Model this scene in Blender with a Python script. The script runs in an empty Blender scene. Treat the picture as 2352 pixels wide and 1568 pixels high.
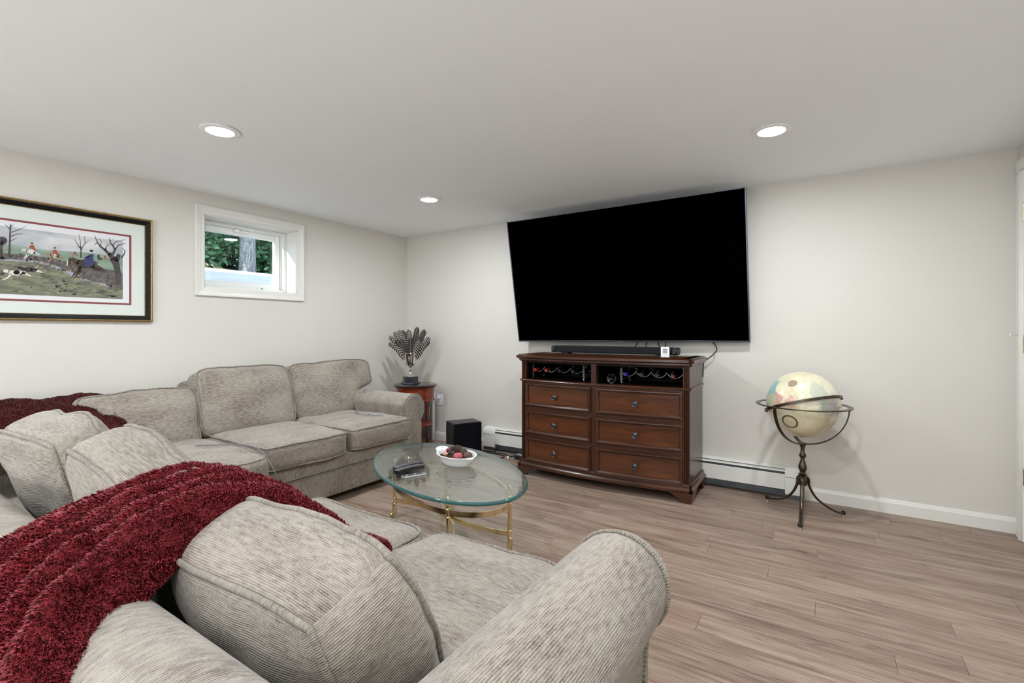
import bpy, bmesh, math, random
from mathutils import Vector, Matrix, noise
random.seed(7)
PI = math.pi
sin, cos = math.sin, math.cos
sc = bpy.context.scene
COL = sc.collection

# ---------------------------------------------------------------- camera, world, sun, exposure
CAM = Vector((3.906, -3.863, 1.146))
cd = bpy.data.cameras.new('camera')
cd.sensor_width = 36.0
cd.lens = 36.0 * 1115.0 / 2352.0
cd.shift_y = -24.0 / 2352.0
cd.clip_start = 0.02
cam = bpy.data.objects.new('camera', cd)
COL.objects.link(cam)
cam.location = CAM
cam.rotation_euler = (PI / 2, 0, math.radians(33.12))
sc.camera = cam

world = bpy.data.worlds.new('sky')
sc.world = world
world.use_nodes = True
wn = world.node_tree
wn.nodes.clear()
wo = wn.nodes.new('ShaderNodeOutputWorld')
wb = wn.nodes.new('ShaderNodeBackground')
ws = wn.nodes.new('ShaderNodeTexSky')
try:
    ws.sky_type = 'HOSEK_WILKIE'
    ws.turbidity = 3.5
    ws.sun_direction = Vector((0.55, -0.25, 0.8)).normalized()
except Exception:
    pass
wh = wn.nodes.new('ShaderNodeHueSaturation'); wh.inputs['Saturation'].default_value = 0.45
wn.links.new(ws.outputs[0], wh.inputs['Color']); wn.links.new(wh.outputs[0], wb.inputs[0])
wn.links.new(wb.outputs[0], wo.inputs[0])
wb.inputs[1].default_value = 16.0

sd = bpy.data.lights.new('sun', 'SUN')
sd.energy = 9.0
sd.angle = 0.01
sd.color = (1.0, 0.95, 0.87)
sun = bpy.data.objects.new('sun', sd)
COL.objects.link(sun)
sun.rotation_euler = Vector((0.255, 0.80, -0.26)).to_track_quat('-Z', 'Y').to_euler()

sc.view_settings.view_transform = 'Standard'
sc.view_settings.look = 'None'
sc.view_settings.gamma = 1.0
sc.view_settings.exposure = 0.0
sc.view_settings.use_curve_mapping = False
# added unseen fill light at the rear, aimed up to brighten the ceiling
bd_ = bpy.data.lights.new('added_bounce_fill', 'AREA'); bd_.shape = 'RECTANGLE'; bd_.size = 3.4; bd_.size_y = 1.2; bd_.energy = 100.0
bd_.color = (0.865, 0.945, 1.0)
bo_ = bpy.data.objects.new('added_bounce_fill', bd_); COL.objects.link(bo_); bo_.location = (2.7, -6.4, 0.6); bo_.rotation_euler = (PI - 0.45, 0, 0)
LAMP_W = 18.0

H = 2.18            # ceiling height
RX = 4.80           # right wall
YB = -7.2           # wall behind the camera

# ---------------------------------------------------------------- geometry helpers
class G:
    def __init__(s):
        s.v, s.f, s.m, s.uv = [], [], [], None
    def add(s, vs, fs, m=0):
        b = len(s.v)
        s.v += [Vector(p) for p in vs]
        s.f += [tuple(i + b for i in f) for f in fs]
        s.m += [m] * len(fs)
        return s
    def box(s, x0, x1, y0, y1, z0, z1, bev=0.0, M=None, m=0):
        x0, x1 = min(x0, x1), max(x0, x1); y0, y1 = min(y0, y1), max(y0, y1); z0, z1 = min(z0, z1), max(z0, z1)
        b = min(bev, 0.49 * min(x1 - x0, y1 - y0, z1 - z0))
        vs, fs = [], []
        if b <= 0:
            for z in (z0, z1):
                for (x, y) in ((x0, y0), (x1, y0), (x1, y1), (x0, y1)):
                    vs.append((x, y, z))
            fs = [(3, 2, 1, 0), (4, 5, 6, 7), (0, 1, 5, 4), (1, 2, 6, 5), (2, 3, 7, 6), (3, 0, 4, 7)]
        else:
            lo, hi = (x0, y0, z0), (x1, y1, z1)
            idx = {}
            for cx in (0, 1):
                for cy in (0, 1):
                    for cz in (0, 1):
                        c = (cx, cy, cz)
                        for ax in range(3):
                            p = []
                            for a in range(3):
                                e = hi[a] if c[a] else lo[a]
                                if a != ax:
                                    e += -b if c[a] else b
                                p.append(e)
                            idx[(c, ax)] = len(vs)
                            vs.append(tuple(p))
            C = lambda *c: tuple(c)
            def q(ids, outward):
                pts = [Vector(vs[i]) for i in ids]
                n = (pts[1] - pts[0]).cross(pts[2] - pts[0])
                return tuple(ids) if n.dot(Vector(outward)) > 0 else tuple(reversed(ids))
            for ax in range(3):
                for sd_ in (0, 1):
                    o = [a for a in range(3) if a != ax]
                    ids = []
                    for (i, j) in ((0, 0), (1, 0), (1, 1), (0, 1)):
                        c = [0, 0, 0]; c[ax] = sd_; c[o[0]] = i; c[o[1]] = j
                        ids.append(idx[(tuple(c), ax)])
                    n = [0, 0, 0]; n[ax] = 1 if sd_ else -1
                    fs.append(q(ids, n))
            for ax in range(3):
                o = [a for a in range(3) if a != ax]
                for i in (0, 1):
                    for j in (0, 1):
                        c0 = [0, 0, 0]; c0[o[0]] = i; c0[o[1]] = j
                        c1 = list(c0); c1[ax] = 1
                        ids = [idx[(tuple(c0), o[0])], idx[(tuple(c1), o[0])], idx[(tuple(c1), o[1])], idx[(tuple(c0), o[1])]]
                        n = [0, 0, 0]; n[o[0]] = 1 if i else -1; n[o[1]] = 1 if j else -1
                        fs.append(q(ids, n))
            for c in [(a, b_, c_) for a in (0, 1) for b_ in (0, 1) for c_ in (0, 1)]:
                fs.append(q([idx[(c, 0)], idx[(c, 1)], idx[(c, 2)]], [1 if t else -1 for t in c]))
        if M is not None:
            vs = [M @ Vector(p) for p in vs]
        return s.add(vs, fs, m)
    def lathe(s, prof, c=(0, 0, 0), seg=24, M=None, m=0, a0=0.0):
        c = Vector(c); vs, fs = [], []
        n = len(prof)
        for (r, z) in prof:
            for k in range(seg):
                a = a0 + 2 * PI * k / seg
                vs.append(Vector((max(r, 1e-5) * cos(a), max(r, 1e-5) * sin(a), z)))
        for i in range(n - 1):
            for k in range(seg):
                k2 = (k + 1) % seg
                fs.append((i * seg + k, i * seg + k2, (i + 1) * seg + k2, (i + 1) * seg + k))
        fs.append(tuple(reversed(range(seg))))
        fs.append(tuple((n - 1) * seg + k for k in range(seg)))
        vs = [(M @ p if M is not None else p) + c for p in vs]
        return s.add(vs, fs, m)
    def tube(s, pts, r, seg=8, closed=False, m=0, flat=None):
        pts = [Vector(p) for p in pts]
        n = len(pts)
        rr = r if isinstance(r, (list, tuple)) else [r] * n
        T = []
        for i in range(n):
            if closed:
                t = pts[(i + 1) % n] - pts[i - 1]
            else:
                t = pts[min(i + 1, n - 1)] - pts[max(i - 1, 0)]
            T.append(t.normalized() if t.length > 1e-9 else Vector((0, 0, 1)))
        up = Vector((0, 0, 1)) if abs(T[0].z) < 0.9 else Vector((1, 0, 0))
        nrm = (up - T[0] * up.dot(T[0])).normalized()
        vs, fs = [], []
        for i in range(n):
            nrm = (nrm - T[i] * nrm.dot(T[i]))
            nrm = nrm.normalized() if nrm.length > 1e-9 else Vector((1, 0, 0))
            b = T[i].cross(nrm)
            for k in range(seg):
                a = 2 * PI * k / seg
                vs.append(pts[i] + (nrm * cos(a) + b * sin(a)) * rr[i])
        last = n if closed else n - 1
        for i in range(last):
            j = (i + 1) % n
            for k in range(seg):
                k2 = (k + 1) % seg
                fs.append((i * seg + k, i * seg + k2, j * seg + k2, j * seg + k))
        if not closed:
            fs.append(tuple(reversed(range(seg))))
            fs.append(tuple((n - 1) * seg + k for k in range(seg)))
        return s.add(vs, fs, m)
    def loft(s, rings, closed_ring=True, caps=True, closed=False, m=0):
        n = len(rings); k = len(rings[0]); vs = [p for r in rings for p in r]; fs = []
        for i in range(n if closed else n - 1):
            i2 = (i + 1) % n
            for j in range(k if closed_ring else k - 1):
                j2 = (j + 1) % k
                fs.append((i * k + j, i * k + j2, i2 * k + j2, i2 * k + j))
        if caps and closed_ring and not closed:
            fs.append(tuple(reversed(range(k))))
            fs.append(tuple((n - 1) * k + j for j in range(k)))
        return s.add(vs, fs, m)
    def sphere(s, c, r, seg=16, rings=10, m=0, sc3=(1, 1, 1), M=None):
        c = Vector(c)
        prof = [(sin(PI * i / rings) * r, -cos(PI * i / rings) * r) for i in range(rings + 1)]
        S = Matrix.Diagonal((sc3[0], sc3[1], sc3[2])).to_3x3()
        if M is not None:
            S = M.to_3x3() @ S
        return s.lathe(prof, c, seg, S, m)

WL = {}
def wl(o):
    return WL.get(o.name, Vector((0, 0, 0)))

def make(name, g, mats, parent=None, angle=40, smooth=True, fix=True, origin=None, **props):
    me = bpy.data.meshes.new(name)
    vs = g.v
    xs = [p.x for p in vs]; ys = [p.y for p in vs]; zs = [p.z for p in vs]
    if origin is None:
        zo = min(zs) if parent is None else (min(zs) + max(zs)) / 2
        origin = Vector(((min(xs) + max(xs)) / 2, (min(ys) + max(ys)) / 2, zo))
    me.from_pydata([p - origin for p in vs], [], g.f)
    if not isinstance(mats, (list, tuple)):
        mats = [mats]
    for mt in mats:
        me.materials.append(mt)
    if len(mats) > 1:
        me.polygons.foreach_set('material_index', g.m)
    if g.uv is not None:
        ul = me.uv_layers.new(name='UVMap')
        for poly in me.polygons:
            for li, uvv in zip(poly.loop_indices, g.uv[poly.index]):
                ul.data[li].uv = uvv
    if fix:
        bm = bmesh.new(); bm.from_mesh(me)
        bmesh.ops.recalc_face_normals(bm, faces=bm.faces)
        bm.to_mesh(me); bm.free()
    if smooth:
        me.shade_smooth()
        if angle is not None:
            me.set_sharp_from_angle(angle=math.radians(angle))
    me.update()
    o = bpy.data.objects.new(name, me)
    COL.objects.link(o)
    WL[o.name] = origin.copy()
    if parent is not None:
        o.parent = parent
        o.location = origin - wl(parent)
    else:
        o.location = origin
    for k, v in props.items():
        o[k] = v
    return o

def thing(name, label, cat, loc, group=None):
    o = bpy.data.objects.new(name, None)
    COL.objects.link(o)
    o.empty_display_size = 0.05
    o.location = loc
    WL[o.name] = Vector(loc)
    o['label'] = label; o['category'] = cat
    if group:
        o['group'] = group
    return o

def dup(o, newloc, parent=None):
    c = o.copy(); COL.objects.link(c)
    WL[c.name] = Vector(newloc)
    if parent is not None:
        c.parent = parent; c.location = Vector(newloc) - wl(parent)
    else:
        c.location = newloc
    return c

# ---------------------------------------------------------------- materials
def srgb(r, g, b):
    f = lambda c: (c / 255.0) / 12.92 if c / 255.0 <= 0.04045 else ((c / 255.0 + 0.055) / 1.055) ** 2.4
    return (f(r), f(g), f(b), 1.0)

def new_mat(name):
    m = bpy.data.materials.new(name); m.use_nodes = True
    nt = m.node_tree
    return m, nt, nt.nodes['Principled BSDF']

def N(nt, t, **kw):
    n = nt.nodes.new(t)
    for k, v in kw.items():
        setattr(n, k, v)
    return n

def ramp(nt, stops):
    r = nt.nodes.new('ShaderNodeValToRGB')
    e = r.color_ramp.elements
    while len(e) < len(stops):
        e.new(0.5)
    for el, (p, c) in zip(e, stops):
        el.position = p; el.color = c
    return r

def simple(name, col, rough=0.5, metal=0.0, var=0.06, scale=12.0, bump=0.0, bscale=200.0, coat=0.0, spec=None, sheen=0.0, coords='Object', emit=None, estr=0.0):
    m, nt, p = new_mat(name)
    tc = N(nt, 'ShaderNodeTexCoord')
    nz = N(nt, 'ShaderNodeTexNoise'); nz.inputs['Scale'].default_value = scale; nz.inputs['Detail'].default_value = 4
    nt.links.new(tc.outputs[coords], nz.inputs['Vector'])
    c0 = tuple(max(0, c * (1 - var)) for c in col[:3]) + (1,)
    c1 = tuple(min(1, c * (1 + var)) for c in col[:3]) + (1,)
    rp = ramp(nt, [(0.3, c0), (0.7, c1)])
    nt.links.new(nz.outputs['Fac'], rp.inputs[0])
    nt.links.new(rp.outputs[0], p.inputs['Base Color'])
    p.inputs['Roughness'].default_value = rough
    p.inputs['Metallic'].default_value = metal
    if coat:
        p.inputs['Coat Weight'].default_value = coat; p.inputs['Coat Roughness'].default_value = 0.12
    if spec is not None:
        p.inputs['Specular IOR Level'].default_value = spec
    if sheen:
        p.inputs['Sheen Weight'].default_value = sheen
    if bump:
        nb = N(nt, 'ShaderNodeTexNoise'); nb.inputs['Scale'].default_value = bscale; nb.inputs['Detail'].default_value = 3
        nt.links.new(tc.outputs[coords], nb.inputs['Vector'])
        b = N(nt, 'ShaderNodeBump'); b.inputs['Strength'].default_value = bump; b.inputs['Distance'].default_value = 0.003
        nt.links.new(nb.outputs['Fac'], b.inputs['Height'])
        nt.links.new(b.outputs[0], p.inputs['Normal'])
    if emit is not None:
        p.inputs['Emission Color'].default_value = emit
        p.inputs['Emission Strength'].default_value = estr
    return m

M_wall = simple('wall_paint', srgb(213, 209, 202), 0.75, var=0.012, scale=2.0, bump=0.08, bscale=350)
M_ceil = simple('ceiling_paint', srgb(240, 241, 242), 0.85, var=0.01, scale=1.5, bump=0.06, bscale=250)
M_trim = simple('white_trim', srgb(225, 223, 217), 0.35, var=0.015, scale=6)
M_sash = simple('white_vinyl', srgb(236, 237, 235), 0.3, var=0.01)
M_white = simple('white_plastic', srgb(235, 235, 236), 0.3, var=0.01)
M_black = simple('black_plastic', (0.012, 0.012, 0.014, 1), 0.42, var=0.2)
M_blackgloss = simple('black_gloss', (0.008, 0.008, 0.009, 1), 0.18, var=0.2)
M_cable = simple('black_rubber', (0.012, 0.012, 0.012, 1), 0.5, var=0.1)
M_gold = simple('brass', (0.78, 0.65, 0.40, 1), 0.11, 1.0, var=0.08, scale=30)
M_oldbrass = simple('hinge_brass', (0.50, 0.42, 0.24, 1), 0.3, 1.0, var=0.08)
M_bronze = simple('antique_bronze', (0.10, 0.082, 0.062, 1), 0.3, 1.0, var=0.3, scale=25)
M_darkiron = simple('dark_iron', (0.02, 0.018, 0.016, 1), 0.4, 0.6, var=0.2)
M_pewter = simple('pewter_knob', (0.10, 0.108, 0.125, 1), 0.32, 1.0, var=0.2, scale=60)
M_silver = simple('silver_plate', (0.75, 0.73, 0.68, 1), 0.12, 1.0, var=0.05, scale=20)
M_heater = simple('heater_enamel', srgb(230, 229, 224), 0.4, var=0.015)
M_metalshade = simple('heater_metal_and_shade', (0.10, 0.11, 0.12, 1), 0.5, 0.7, var=0.2)  # seams and cap feet, also the shade painted into slot and gap
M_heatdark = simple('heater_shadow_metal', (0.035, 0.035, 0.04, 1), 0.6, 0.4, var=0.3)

def mat_fabric(name='chenille_fabric', dark=(0.082, 0.057, 0.041, 1), light=(0.375, 0.333, 0.285, 1), bump=0.6, pitch=0.0052):
    m, nt, p = new_mat(name)
    L = nt.links.new
    uv = N(nt, 'ShaderNodeUVMap')
    def mp(sx, sy):
        q = N(nt, 'ShaderNodeMapping'); q.inputs['Scale'].default_value = (sx, sy, 1)
        L(uv.outputs[0], q.inputs[0]); return q
    wv = N(nt, 'ShaderNodeTexWave'); wv.wave_type = 'BANDS'; wv.bands_direction = 'Y'; wv.wave_profile = 'SIN'
    wv.inputs['Scale'].default_value = 0.314 / pitch
    wv.inputs['Distortion'].default_value = 1.3; wv.inputs['Detail'].default_value = 2.0; wv.inputs['Detail Scale'].default_value = 1.2
    L(uv.outputs[0], wv.inputs['Vector'])
    yarn = N(nt, 'ShaderNodeTexNoise'); yarn.inputs['Scale'].default_value = 1.0; yarn.inputs['Detail'].default_value = 3
    L(mp(190, 420).outputs[0], yarn.inputs['Vector'])
    streak = N(nt, 'ShaderNodeTexNoise'); streak.inputs['Scale'].default_value = 1.0; streak.inputs['Detail'].default_value = 4
    L(mp(34, 110).outputs[0], streak.inputs['Vector'])
    macro = N(nt, 'ShaderNodeTexNoise'); macro.inputs['Scale'].default_value = 1.0; macro.inputs['Detail'].default_value = 3
    L(mp(3.5, 7).outputs[0], macro.inputs['Vector'])
    def math_(op, a, b):
        n = N(nt, 'ShaderNodeMath', operation=op)
        for i, x in enumerate((a, b)):
            if isinstance(x, (int, float)):
                n.inputs[i].default_value = x
            else:
                L(x, n.inputs[i])
        return n.outputs[0]
    t = math_('ADD', math_('MULTIPLY', yarn.outputs['Fac'], 0.55), math_('MULTIPLY', streak.outputs['Fac'], 0.75))
    t = math_('ADD', t, math_('MULTIPLY', macro.outputs['Fac'], 0.55))
    t = math_('ADD', t, math_('MULTIPLY', wv.outputs['Fac'], 0.24))
    t = math_('SUBTRACT', t, 0.42)
    rp = ramp(nt, [(0.30, dark), (0.52, tuple((a + b) / 2 for a, b in zip(dark, light))), (0.78, light)])
    L(t, rp.inputs[0])
    L(rp.outputs[0], p.inputs['Base Color'])
    p.inputs['Roughness'].default_value = 0.9
    p.inputs['Specular IOR Level'].default_value = 0.15
    p.inputs['Sheen Weight'].default_value = 0.25
    p.inputs['Sheen Roughness'].default_value = 0.45
    hgt = math_('ADD', math_('MULTIPLY', wv.outputs['Fac'], 0.7), math_('MULTIPLY', yarn.outputs['Fac'], 0.8))
    b = N(nt, 'ShaderNodeBump'); b.inputs['Strength'].default_value = bump; b.inputs['Distance'].default_value = 0.0022
    L(hgt, b.inputs['Height']); L(b.outputs[0], p.inputs['Normal'])
    return m
M_fab = mat_fabric()
M_pipe = mat_fabric('piping_cord', dark=(0.075, 0.057, 0.042, 1), light=(0.33, 0.295, 0.25, 1), bump=0.7, pitch=0.006)

def mat_wood(name, c0, c1, rough=0.3, coat=0.35, axis=(2.0, 30.0, 30.0), spec=0.5):
    m, nt, p = new_mat(name)
    L = nt.links.new
    tc = N(nt, 'ShaderNodeTexCoord')
    oi = N(nt, 'ShaderNodeObjectInfo')
    mp = N(nt, 'ShaderNodeMapping'); mp.inputs['Scale'].default_value = axis
    L(tc.outputs['Object'], mp.inputs[0])
    ad = N(nt, 'ShaderNodeVectorMath', operation='ADD')
    L(mp.outputs[0], ad.inputs[0]); L(oi.outputs['Location'], ad.inputs[1])
    nz = N(nt, 'ShaderNodeTexNoise'); nz.inputs['Scale'].default_value = 1.0; nz.inputs['Detail'].default_value = 5; nz.inputs['Distortion'].default_value = 0.6
    L(ad.outputs[0], nz.inputs['Vector'])
    mid = tuple((a + b) / 2 for a, b in zip(c0, c1))
    rp = ramp(nt, [(0.25, c0), (0.5, mid), (0.75, c1)])
    L(nz.outputs['Fac'], rp.inputs[0]); L(rp.outputs[0], p.inputs['Base Color'])
    p.inputs['Roughness'].default_value = rough
    p.inputs['Coat Weight'].default_value = coat; p.inputs['Coat Roughness'].default_value = 0.15
    p.inputs['Specular IOR Level'].default_value = spec
    return m
M_mahog = mat_wood('mahogany', (0.020, 0.0060, 0.0028, 1), (0.085, 0.026, 0.0095, 1), coat=0.25)
M_drawer = mat_wood('mahogany_drawer', (0.040, 0.0105, 0.0035, 1), (0.150, 0.044, 0.0125, 1), axis=(2.5, 22, 22), coat=0.22)
M_mahogv = mat_wood('mahogany_upright', (0.022, 0.0065, 0.003, 1), (0.080, 0.025, 0.0095, 1), axis=(30, 30, 2), coat=0.25)
M_cherry = mat_wood('cherry_red', (0.10, 0.010, 0.003, 1), (0.29, 0.042, 0.010, 1), rough=0.22)
M_cubbyshade = mat_wood('cubby_wood_shade', (0.003, 0.002, 0.002, 1), (0.008, 0.004, 0.003, 1), rough=0.5, coat=0.05, spec=0.2)  # near-black wood: the shade inside the cubbies is put into its colour
M_ebony = mat_wood('black_lacquer', (0.010, 0.009, 0.009, 1), (0.02, 0.018, 0.018, 1), rough=0.18, coat=0.4)

def mat_floor():
    m, nt, p = new_mat('vinyl_plank')
    L = nt.links.new
    tc = N(nt, 'ShaderNodeTexCoord'); oi = N(nt, 'ShaderNodeObjectInfo')
    off = N(nt, 'ShaderNodeVectorMath', operation='SCALE'); off.inputs[3].default_value = 37.0
    cx = N(nt, 'ShaderNodeCombineXYZ')
    L(oi.outputs['Random'], cx.inputs[0]); L(oi.outputs['Random'], cx.inputs[1]); L(oi.outputs['Random'], cx.inputs[2])
    L(cx.outputs[0], off.inputs[0])
    ad = N(nt, 'ShaderNodeVectorMath', operation='ADD')
    L(tc.outputs['Object'], ad.inputs[0]); L(off.outputs[0], ad.inputs[1])
    def nz(sx, sy, det, dist=0.0):
        q = N(nt, 'ShaderNodeMapping'); q.inputs['Scale'].default_value = (sx, sy, sy)
        L(ad.outputs[0], q.inputs[0])
        n = N(nt, 'ShaderNodeTexNoise'); n.inputs['Scale'].default_value = 1; n.inputs['Detail'].default_value = det; n.inputs['Distortion'].default_value = dist
        L(q.outputs[0], n.inputs['Vector']); return n.outputs['Fac']
    fine = nz(9, 240, 6, 0.4); streak = nz(2.6, 85, 5, 0.5); mid = nz(2.2, 34, 4, 0.8); big = nz(1.2, 7, 3, 1.5); knot = nz(6, 22, 3, 1.0)
    def mth(op, a, b):
        n = N(nt, 'ShaderNodeMath', operation=op)
        for i, x in enumerate((a, b)):
            if isinstance(x, (int, float)): n.inputs[i].default_value = x
            else: L(x, n.inputs[i])
        return n.outputs[0]
    t = mth('ADD', mth('MULTIPLY', fine, 0.45), mth('MULTIPLY', mid, 0.55))
    t = mth('ADD', t, mth('MULTIPLY', big, 0.4))
    t = mth('ADD', t, mth('MULTIPLY', oi.outputs['Random'], 0.10))
    rp = ramp(nt, [(0.45, srgb(74, 60, 52)), (0.58, srgb(118, 98, 86)), (0.70, srgb(140, 119, 105)), (0.86, srgb(162, 142, 127))])
    L(t, rp.inputs[0])
    red = N(nt, 'ShaderNodeMixRGB', blend_type='MIX')
    rr = ramp(nt, [(0.50, (0, 0, 0, 1)), (0.68, (1, 1, 1, 1))]); L(nz(1.4, 16, 3, 1.0), rr.inputs[0])
    sc_ = mth('MULTIPLY', rr.outputs[0], 0.38); L(sc_, red.inputs[0])
    L(rp.outputs[0], red.inputs[1]); red.inputs[2].default_value = srgb(136, 104, 88)
    dk = N(nt, 'ShaderNodeMixRGB', blend_type='MULTIPLY')
    kr = ramp(nt, [(0.26, (0.45, 0.42, 0.42, 1)), (0.38, (1, 1, 1, 1))]); L(knot, kr.inputs[0])
    dk.inputs[0].default_value = 0.8
    sk = N(nt, 'ShaderNodeMixRGB', blend_type='MULTIPLY'); sk.inputs[0].default_value = 0.75
    skr = ramp(nt, [(0.30, (0.50, 0.46, 0.44, 1)), (0.40, (0.86, 0.84, 0.83, 1)), (0.46, (1, 1, 1, 1))]); L(streak, skr.inputs[0])
    L(red.outputs[0], sk.inputs[1]); L(skr.outputs[0], sk.inputs[2])
    L(sk.outputs[0], dk.inputs[1]); L(kr.outputs[0], dk.inputs[2])
    L(dk.outputs[0], p.inputs['Base Color'])
    p.inputs['Roughness'].default_value = 0.42
    p.inputs['Specular IOR Level'].default_value = 0.35
    b = N(nt, 'ShaderNodeBump'); b.inputs['Strength'].default_value = 0.12; b.inputs['Distance'].default_value = 0.001
    L(mth('ADD', fine, mid), b.inputs['Height']); L(b.outputs[0], p.inputs['Normal'])
    return m
M_floor = mat_floor()

def mat_glass(name, col=(1, 1, 1, 1), ior=1.5, rough=0.0):
    # thin sheet: clear transmission with Fresnel reflection, no refraction
    m, nt, p = new_mat(name)
    L = nt.links.new
    tr = N(nt, 'ShaderNodeBsdfTransparent'); tr.inputs[0].default_value = col
    gl_ = N(nt, 'ShaderNodeBsdfGlossy'); gl_.inputs['Roughness'].default_value = rough; gl_.inputs['Color'].default_value = (1, 1, 1, 1)
    fr = N(nt, 'ShaderNodeFresnel'); fr.inputs['IOR'].default_value = ior
    mx = N(nt, 'ShaderNodeMixShader')
    ge = N(nt, 'ShaderNodeNewGeometry'); im = N(nt, 'ShaderNodeMix')     # same reflectance on both faces of the sheet
    im.inputs[2].default_value = ior; im.inputs[3].default_value = 1.0 / ior
    L(ge.outputs['Backfacing'], im.inputs[0]); L(im.outputs[0], fr.inputs['IOR'])
    L(fr.outputs[0], mx.inputs[0]); L(tr.outputs[0], mx.inputs[1]); L(gl_.outputs[0], mx.inputs[2])
    L(mx.outputs[0], nt.nodes['Material Output'].inputs['Surface'])
    return m
# ---------------------------------------------------------------- room shell
def structure(name, g, m, parent=None, **kw):
    o = make(name, g, m, parent, **kw)
    if parent is None:
        o['kind'] = 'structure'
    return o
T = 0.17
WY0, WY1, WZ0, WZ1 = -2.086, -1.33, 1.471, 2.02
g = G(); g.box(-0.02, RX + T, -0.0, T, -0.1, H + 0.02); structure('wall_back', g, M_wall, smooth=False)
g = G()
g.box(-T, 0, YB, WY0, -0.1, H + 0.02); g.box(-T, 0, WY1, T, -0.1, H + 0.02)
g.box(-T, 0, WY0, WY1, -0.1, WZ0); g.box(-T, 0, WY0, WY1, WZ1, H + 0.02)
structure('wall_left', g, M_wall, smooth=False)
DY0, DY1, DZ = -1.00, -0.135, 2.03
g = G()
g.box(RX, RX + T, DY1, 0, -0.1, H + 0.02); g.box(RX, RX + T, YB, DY0, -0.1, H + 0.02)
g.box(RX, RX + T, DY0, DY1, DZ, H + 0.02)
structure('wall_right', g, M_wall, smooth=False)
g = G(); g.box(-T, RX + T, YB - T, YB, -0.1, H + 0.02); structure('wall_front', g, M_wall, smooth=False)
g = G(); g.box(-T, RX + T, YB - T, T, H, H + 0.15); structure('ceiling', g, M_ceil, smooth=False)

# floor: slab with planks
g = G(); g.box(-T, RX + T, YB - T, T, -0.12, -0.006)
g.box(0.0, RX, YB, -4.2, -0.006, 0.0)
floor = structure('floor', g, M_floor, smooth=False)
PWD, PLN = 0.12, 1.22
rnd = random.Random(3)
base_planks = {}
row = 0
y = 0.0
while y > -4.2 + 1e-6:
    x = -rnd.random() * PLN
    while x < RX:
        a, b = max(0.0, x), min(RX, x + PLN)
        if b - a > 0.02:
            L_ = round(b - a, 3)
            cx, cy = (a + b) / 2, y - PWD / 2
            full = abs(L_ - PLN) < 1e-3
            if full and 'full' in base_planks:
                dup(base_planks['full'], Vector((cx, cy, -0.003)), floor)
            else:
                g = G(); g.box(cx - L_ / 2 + 0.0004, cx + L_ / 2 - 0.0004, cy - PWD / 2 + 0.0004, cy + PWD / 2 - 0.0004, -0.006, 0.0, 0.0009)
                o = make('plank', g, M_floor, floor, smooth=False, fix=False, origin=Vector((cx, cy, -0.003)))
                if full: base_planks['full'] = o
        x += PLN
    y -= PWD; row += 1

# baseboards
def base_prof(d=0.013, h=0.088):
    return [(0, 0), (d, 0), (d, h - 0.022), (d * 0.75, h - 0.016), (d * 0.55, h - 0.004), (d * 0.25, h), (0, h)]
def baseboard(name, segs):
    g = G()
    for (p0, p1, nrm) in segs:
        p0, p1, nrm = Vector(p0), Vector(p1), Vector(nrm)
        g.loft([[p + nrm * d + Vector((0, 0, z)) for d, z in base_prof()] for p in (p0, p1)])
    structure(name, g, M_trim, angle=25)
baseboard('baseboard_back', [((0, 0, 0), (1.088, 0, 0), (0, -1, 0)), ((3.762, 0, 0), (RX, 0, 0), (0, -1, 0))])
baseboard('baseboard_left', [((0, YB, 0), (0, 0, 0), (1, 0, 0))])
baseboard('baseboard_right', [((RX, YB, 0), (RX, DY0 - 0.07, 0), (-1, 0, 0))])

# door on the right wall, next to the back corner
door = thing('door_1', 'white door with brass hinges at the right edge', 'door', (RX, (DY0 + DY1) / 2, 0))
del door['label'], door['category']; door['kind'] = 'structure'
g = G(); g.box(RX + 0.005, RX + 0.04, DY0 + 0.012, DY1 - 0.014, 0.012, DZ - 0.012, 0.003)
make('door_leaf', g, M_trim, door)
for (z0, z1) in ((0.25, 0.95), (1.12, 1.9)):
    for (a, b) in ((DY0 + 0.12, (DY0 + DY1) / 2 - 0.05), ((DY0 + DY1) / 2 + 0.05, DY1 - 0.12)):
        g = G(); g.box(RX - 0.003, RX + 0.006, a, b, z0, z1, 0.008); make('panel', g, M_trim, door)
g = G()
for (a, b) in ((DY1 - 0.008, -0.058), (DY0 - 0.07, DY0 + 0.006)):
    g.box(RX - 0.019, RX + 0.001, a, b, 0, DZ - 0.01, 0.005)
    g.box(RX - 0.024, RX - 0.016, a + 0.01, b - 0.045, 0, DZ - 0.01, 0.003)
g.box(RX - 0.019, RX + 0.001, DY0 - 0.07, -0.058, DZ - 0.01, DZ + 0.058, 0.005)
make('door_casing', g, M_trim, door)
for zc in (1.789, 1.073, 0.354):
    g = G()
    for k in range(5):
        g.lathe([(0.0062, 0.0), (0.0062, 0.0165)], (RX - 0.006, DY1 - 0.006, zc - 0.045 + k * 0.018), 12)
    g.lathe([(0.003, 0), (0.0045, 0.004), (0.002, 0.008)], (RX - 0.006, DY1 - 0.006, zc + 0.045), 10)
    g.box(RX - 0.004, RX - 0.001, DY1 - 0.045, DY1 - 0.008, zc - 0.045, zc + 0.045, 0.0008)
    hng = make('hinge', g, M_oldbrass, door)
    if abs(zc - 1.073) < 0.01:
        g = G(); g.tube([(RX - 0.006, DY1, zc + 0.05), (RX - 0.02, DY1 + 0.02, zc + 0.05), (RX - 0.045, DY1 + 0.05, zc + 0.052)], 0.0022, 8)
        make('door_stop', g, M_silver, hng)
        g = G(); g.sphere((RX - 0.047, DY1 + 0.053, zc + 0.052), 0.006, 10, 8)
        make('stop_tip', g, M_white, hng) if False else make('door_stop_tip', g, M_white, door)

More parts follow.
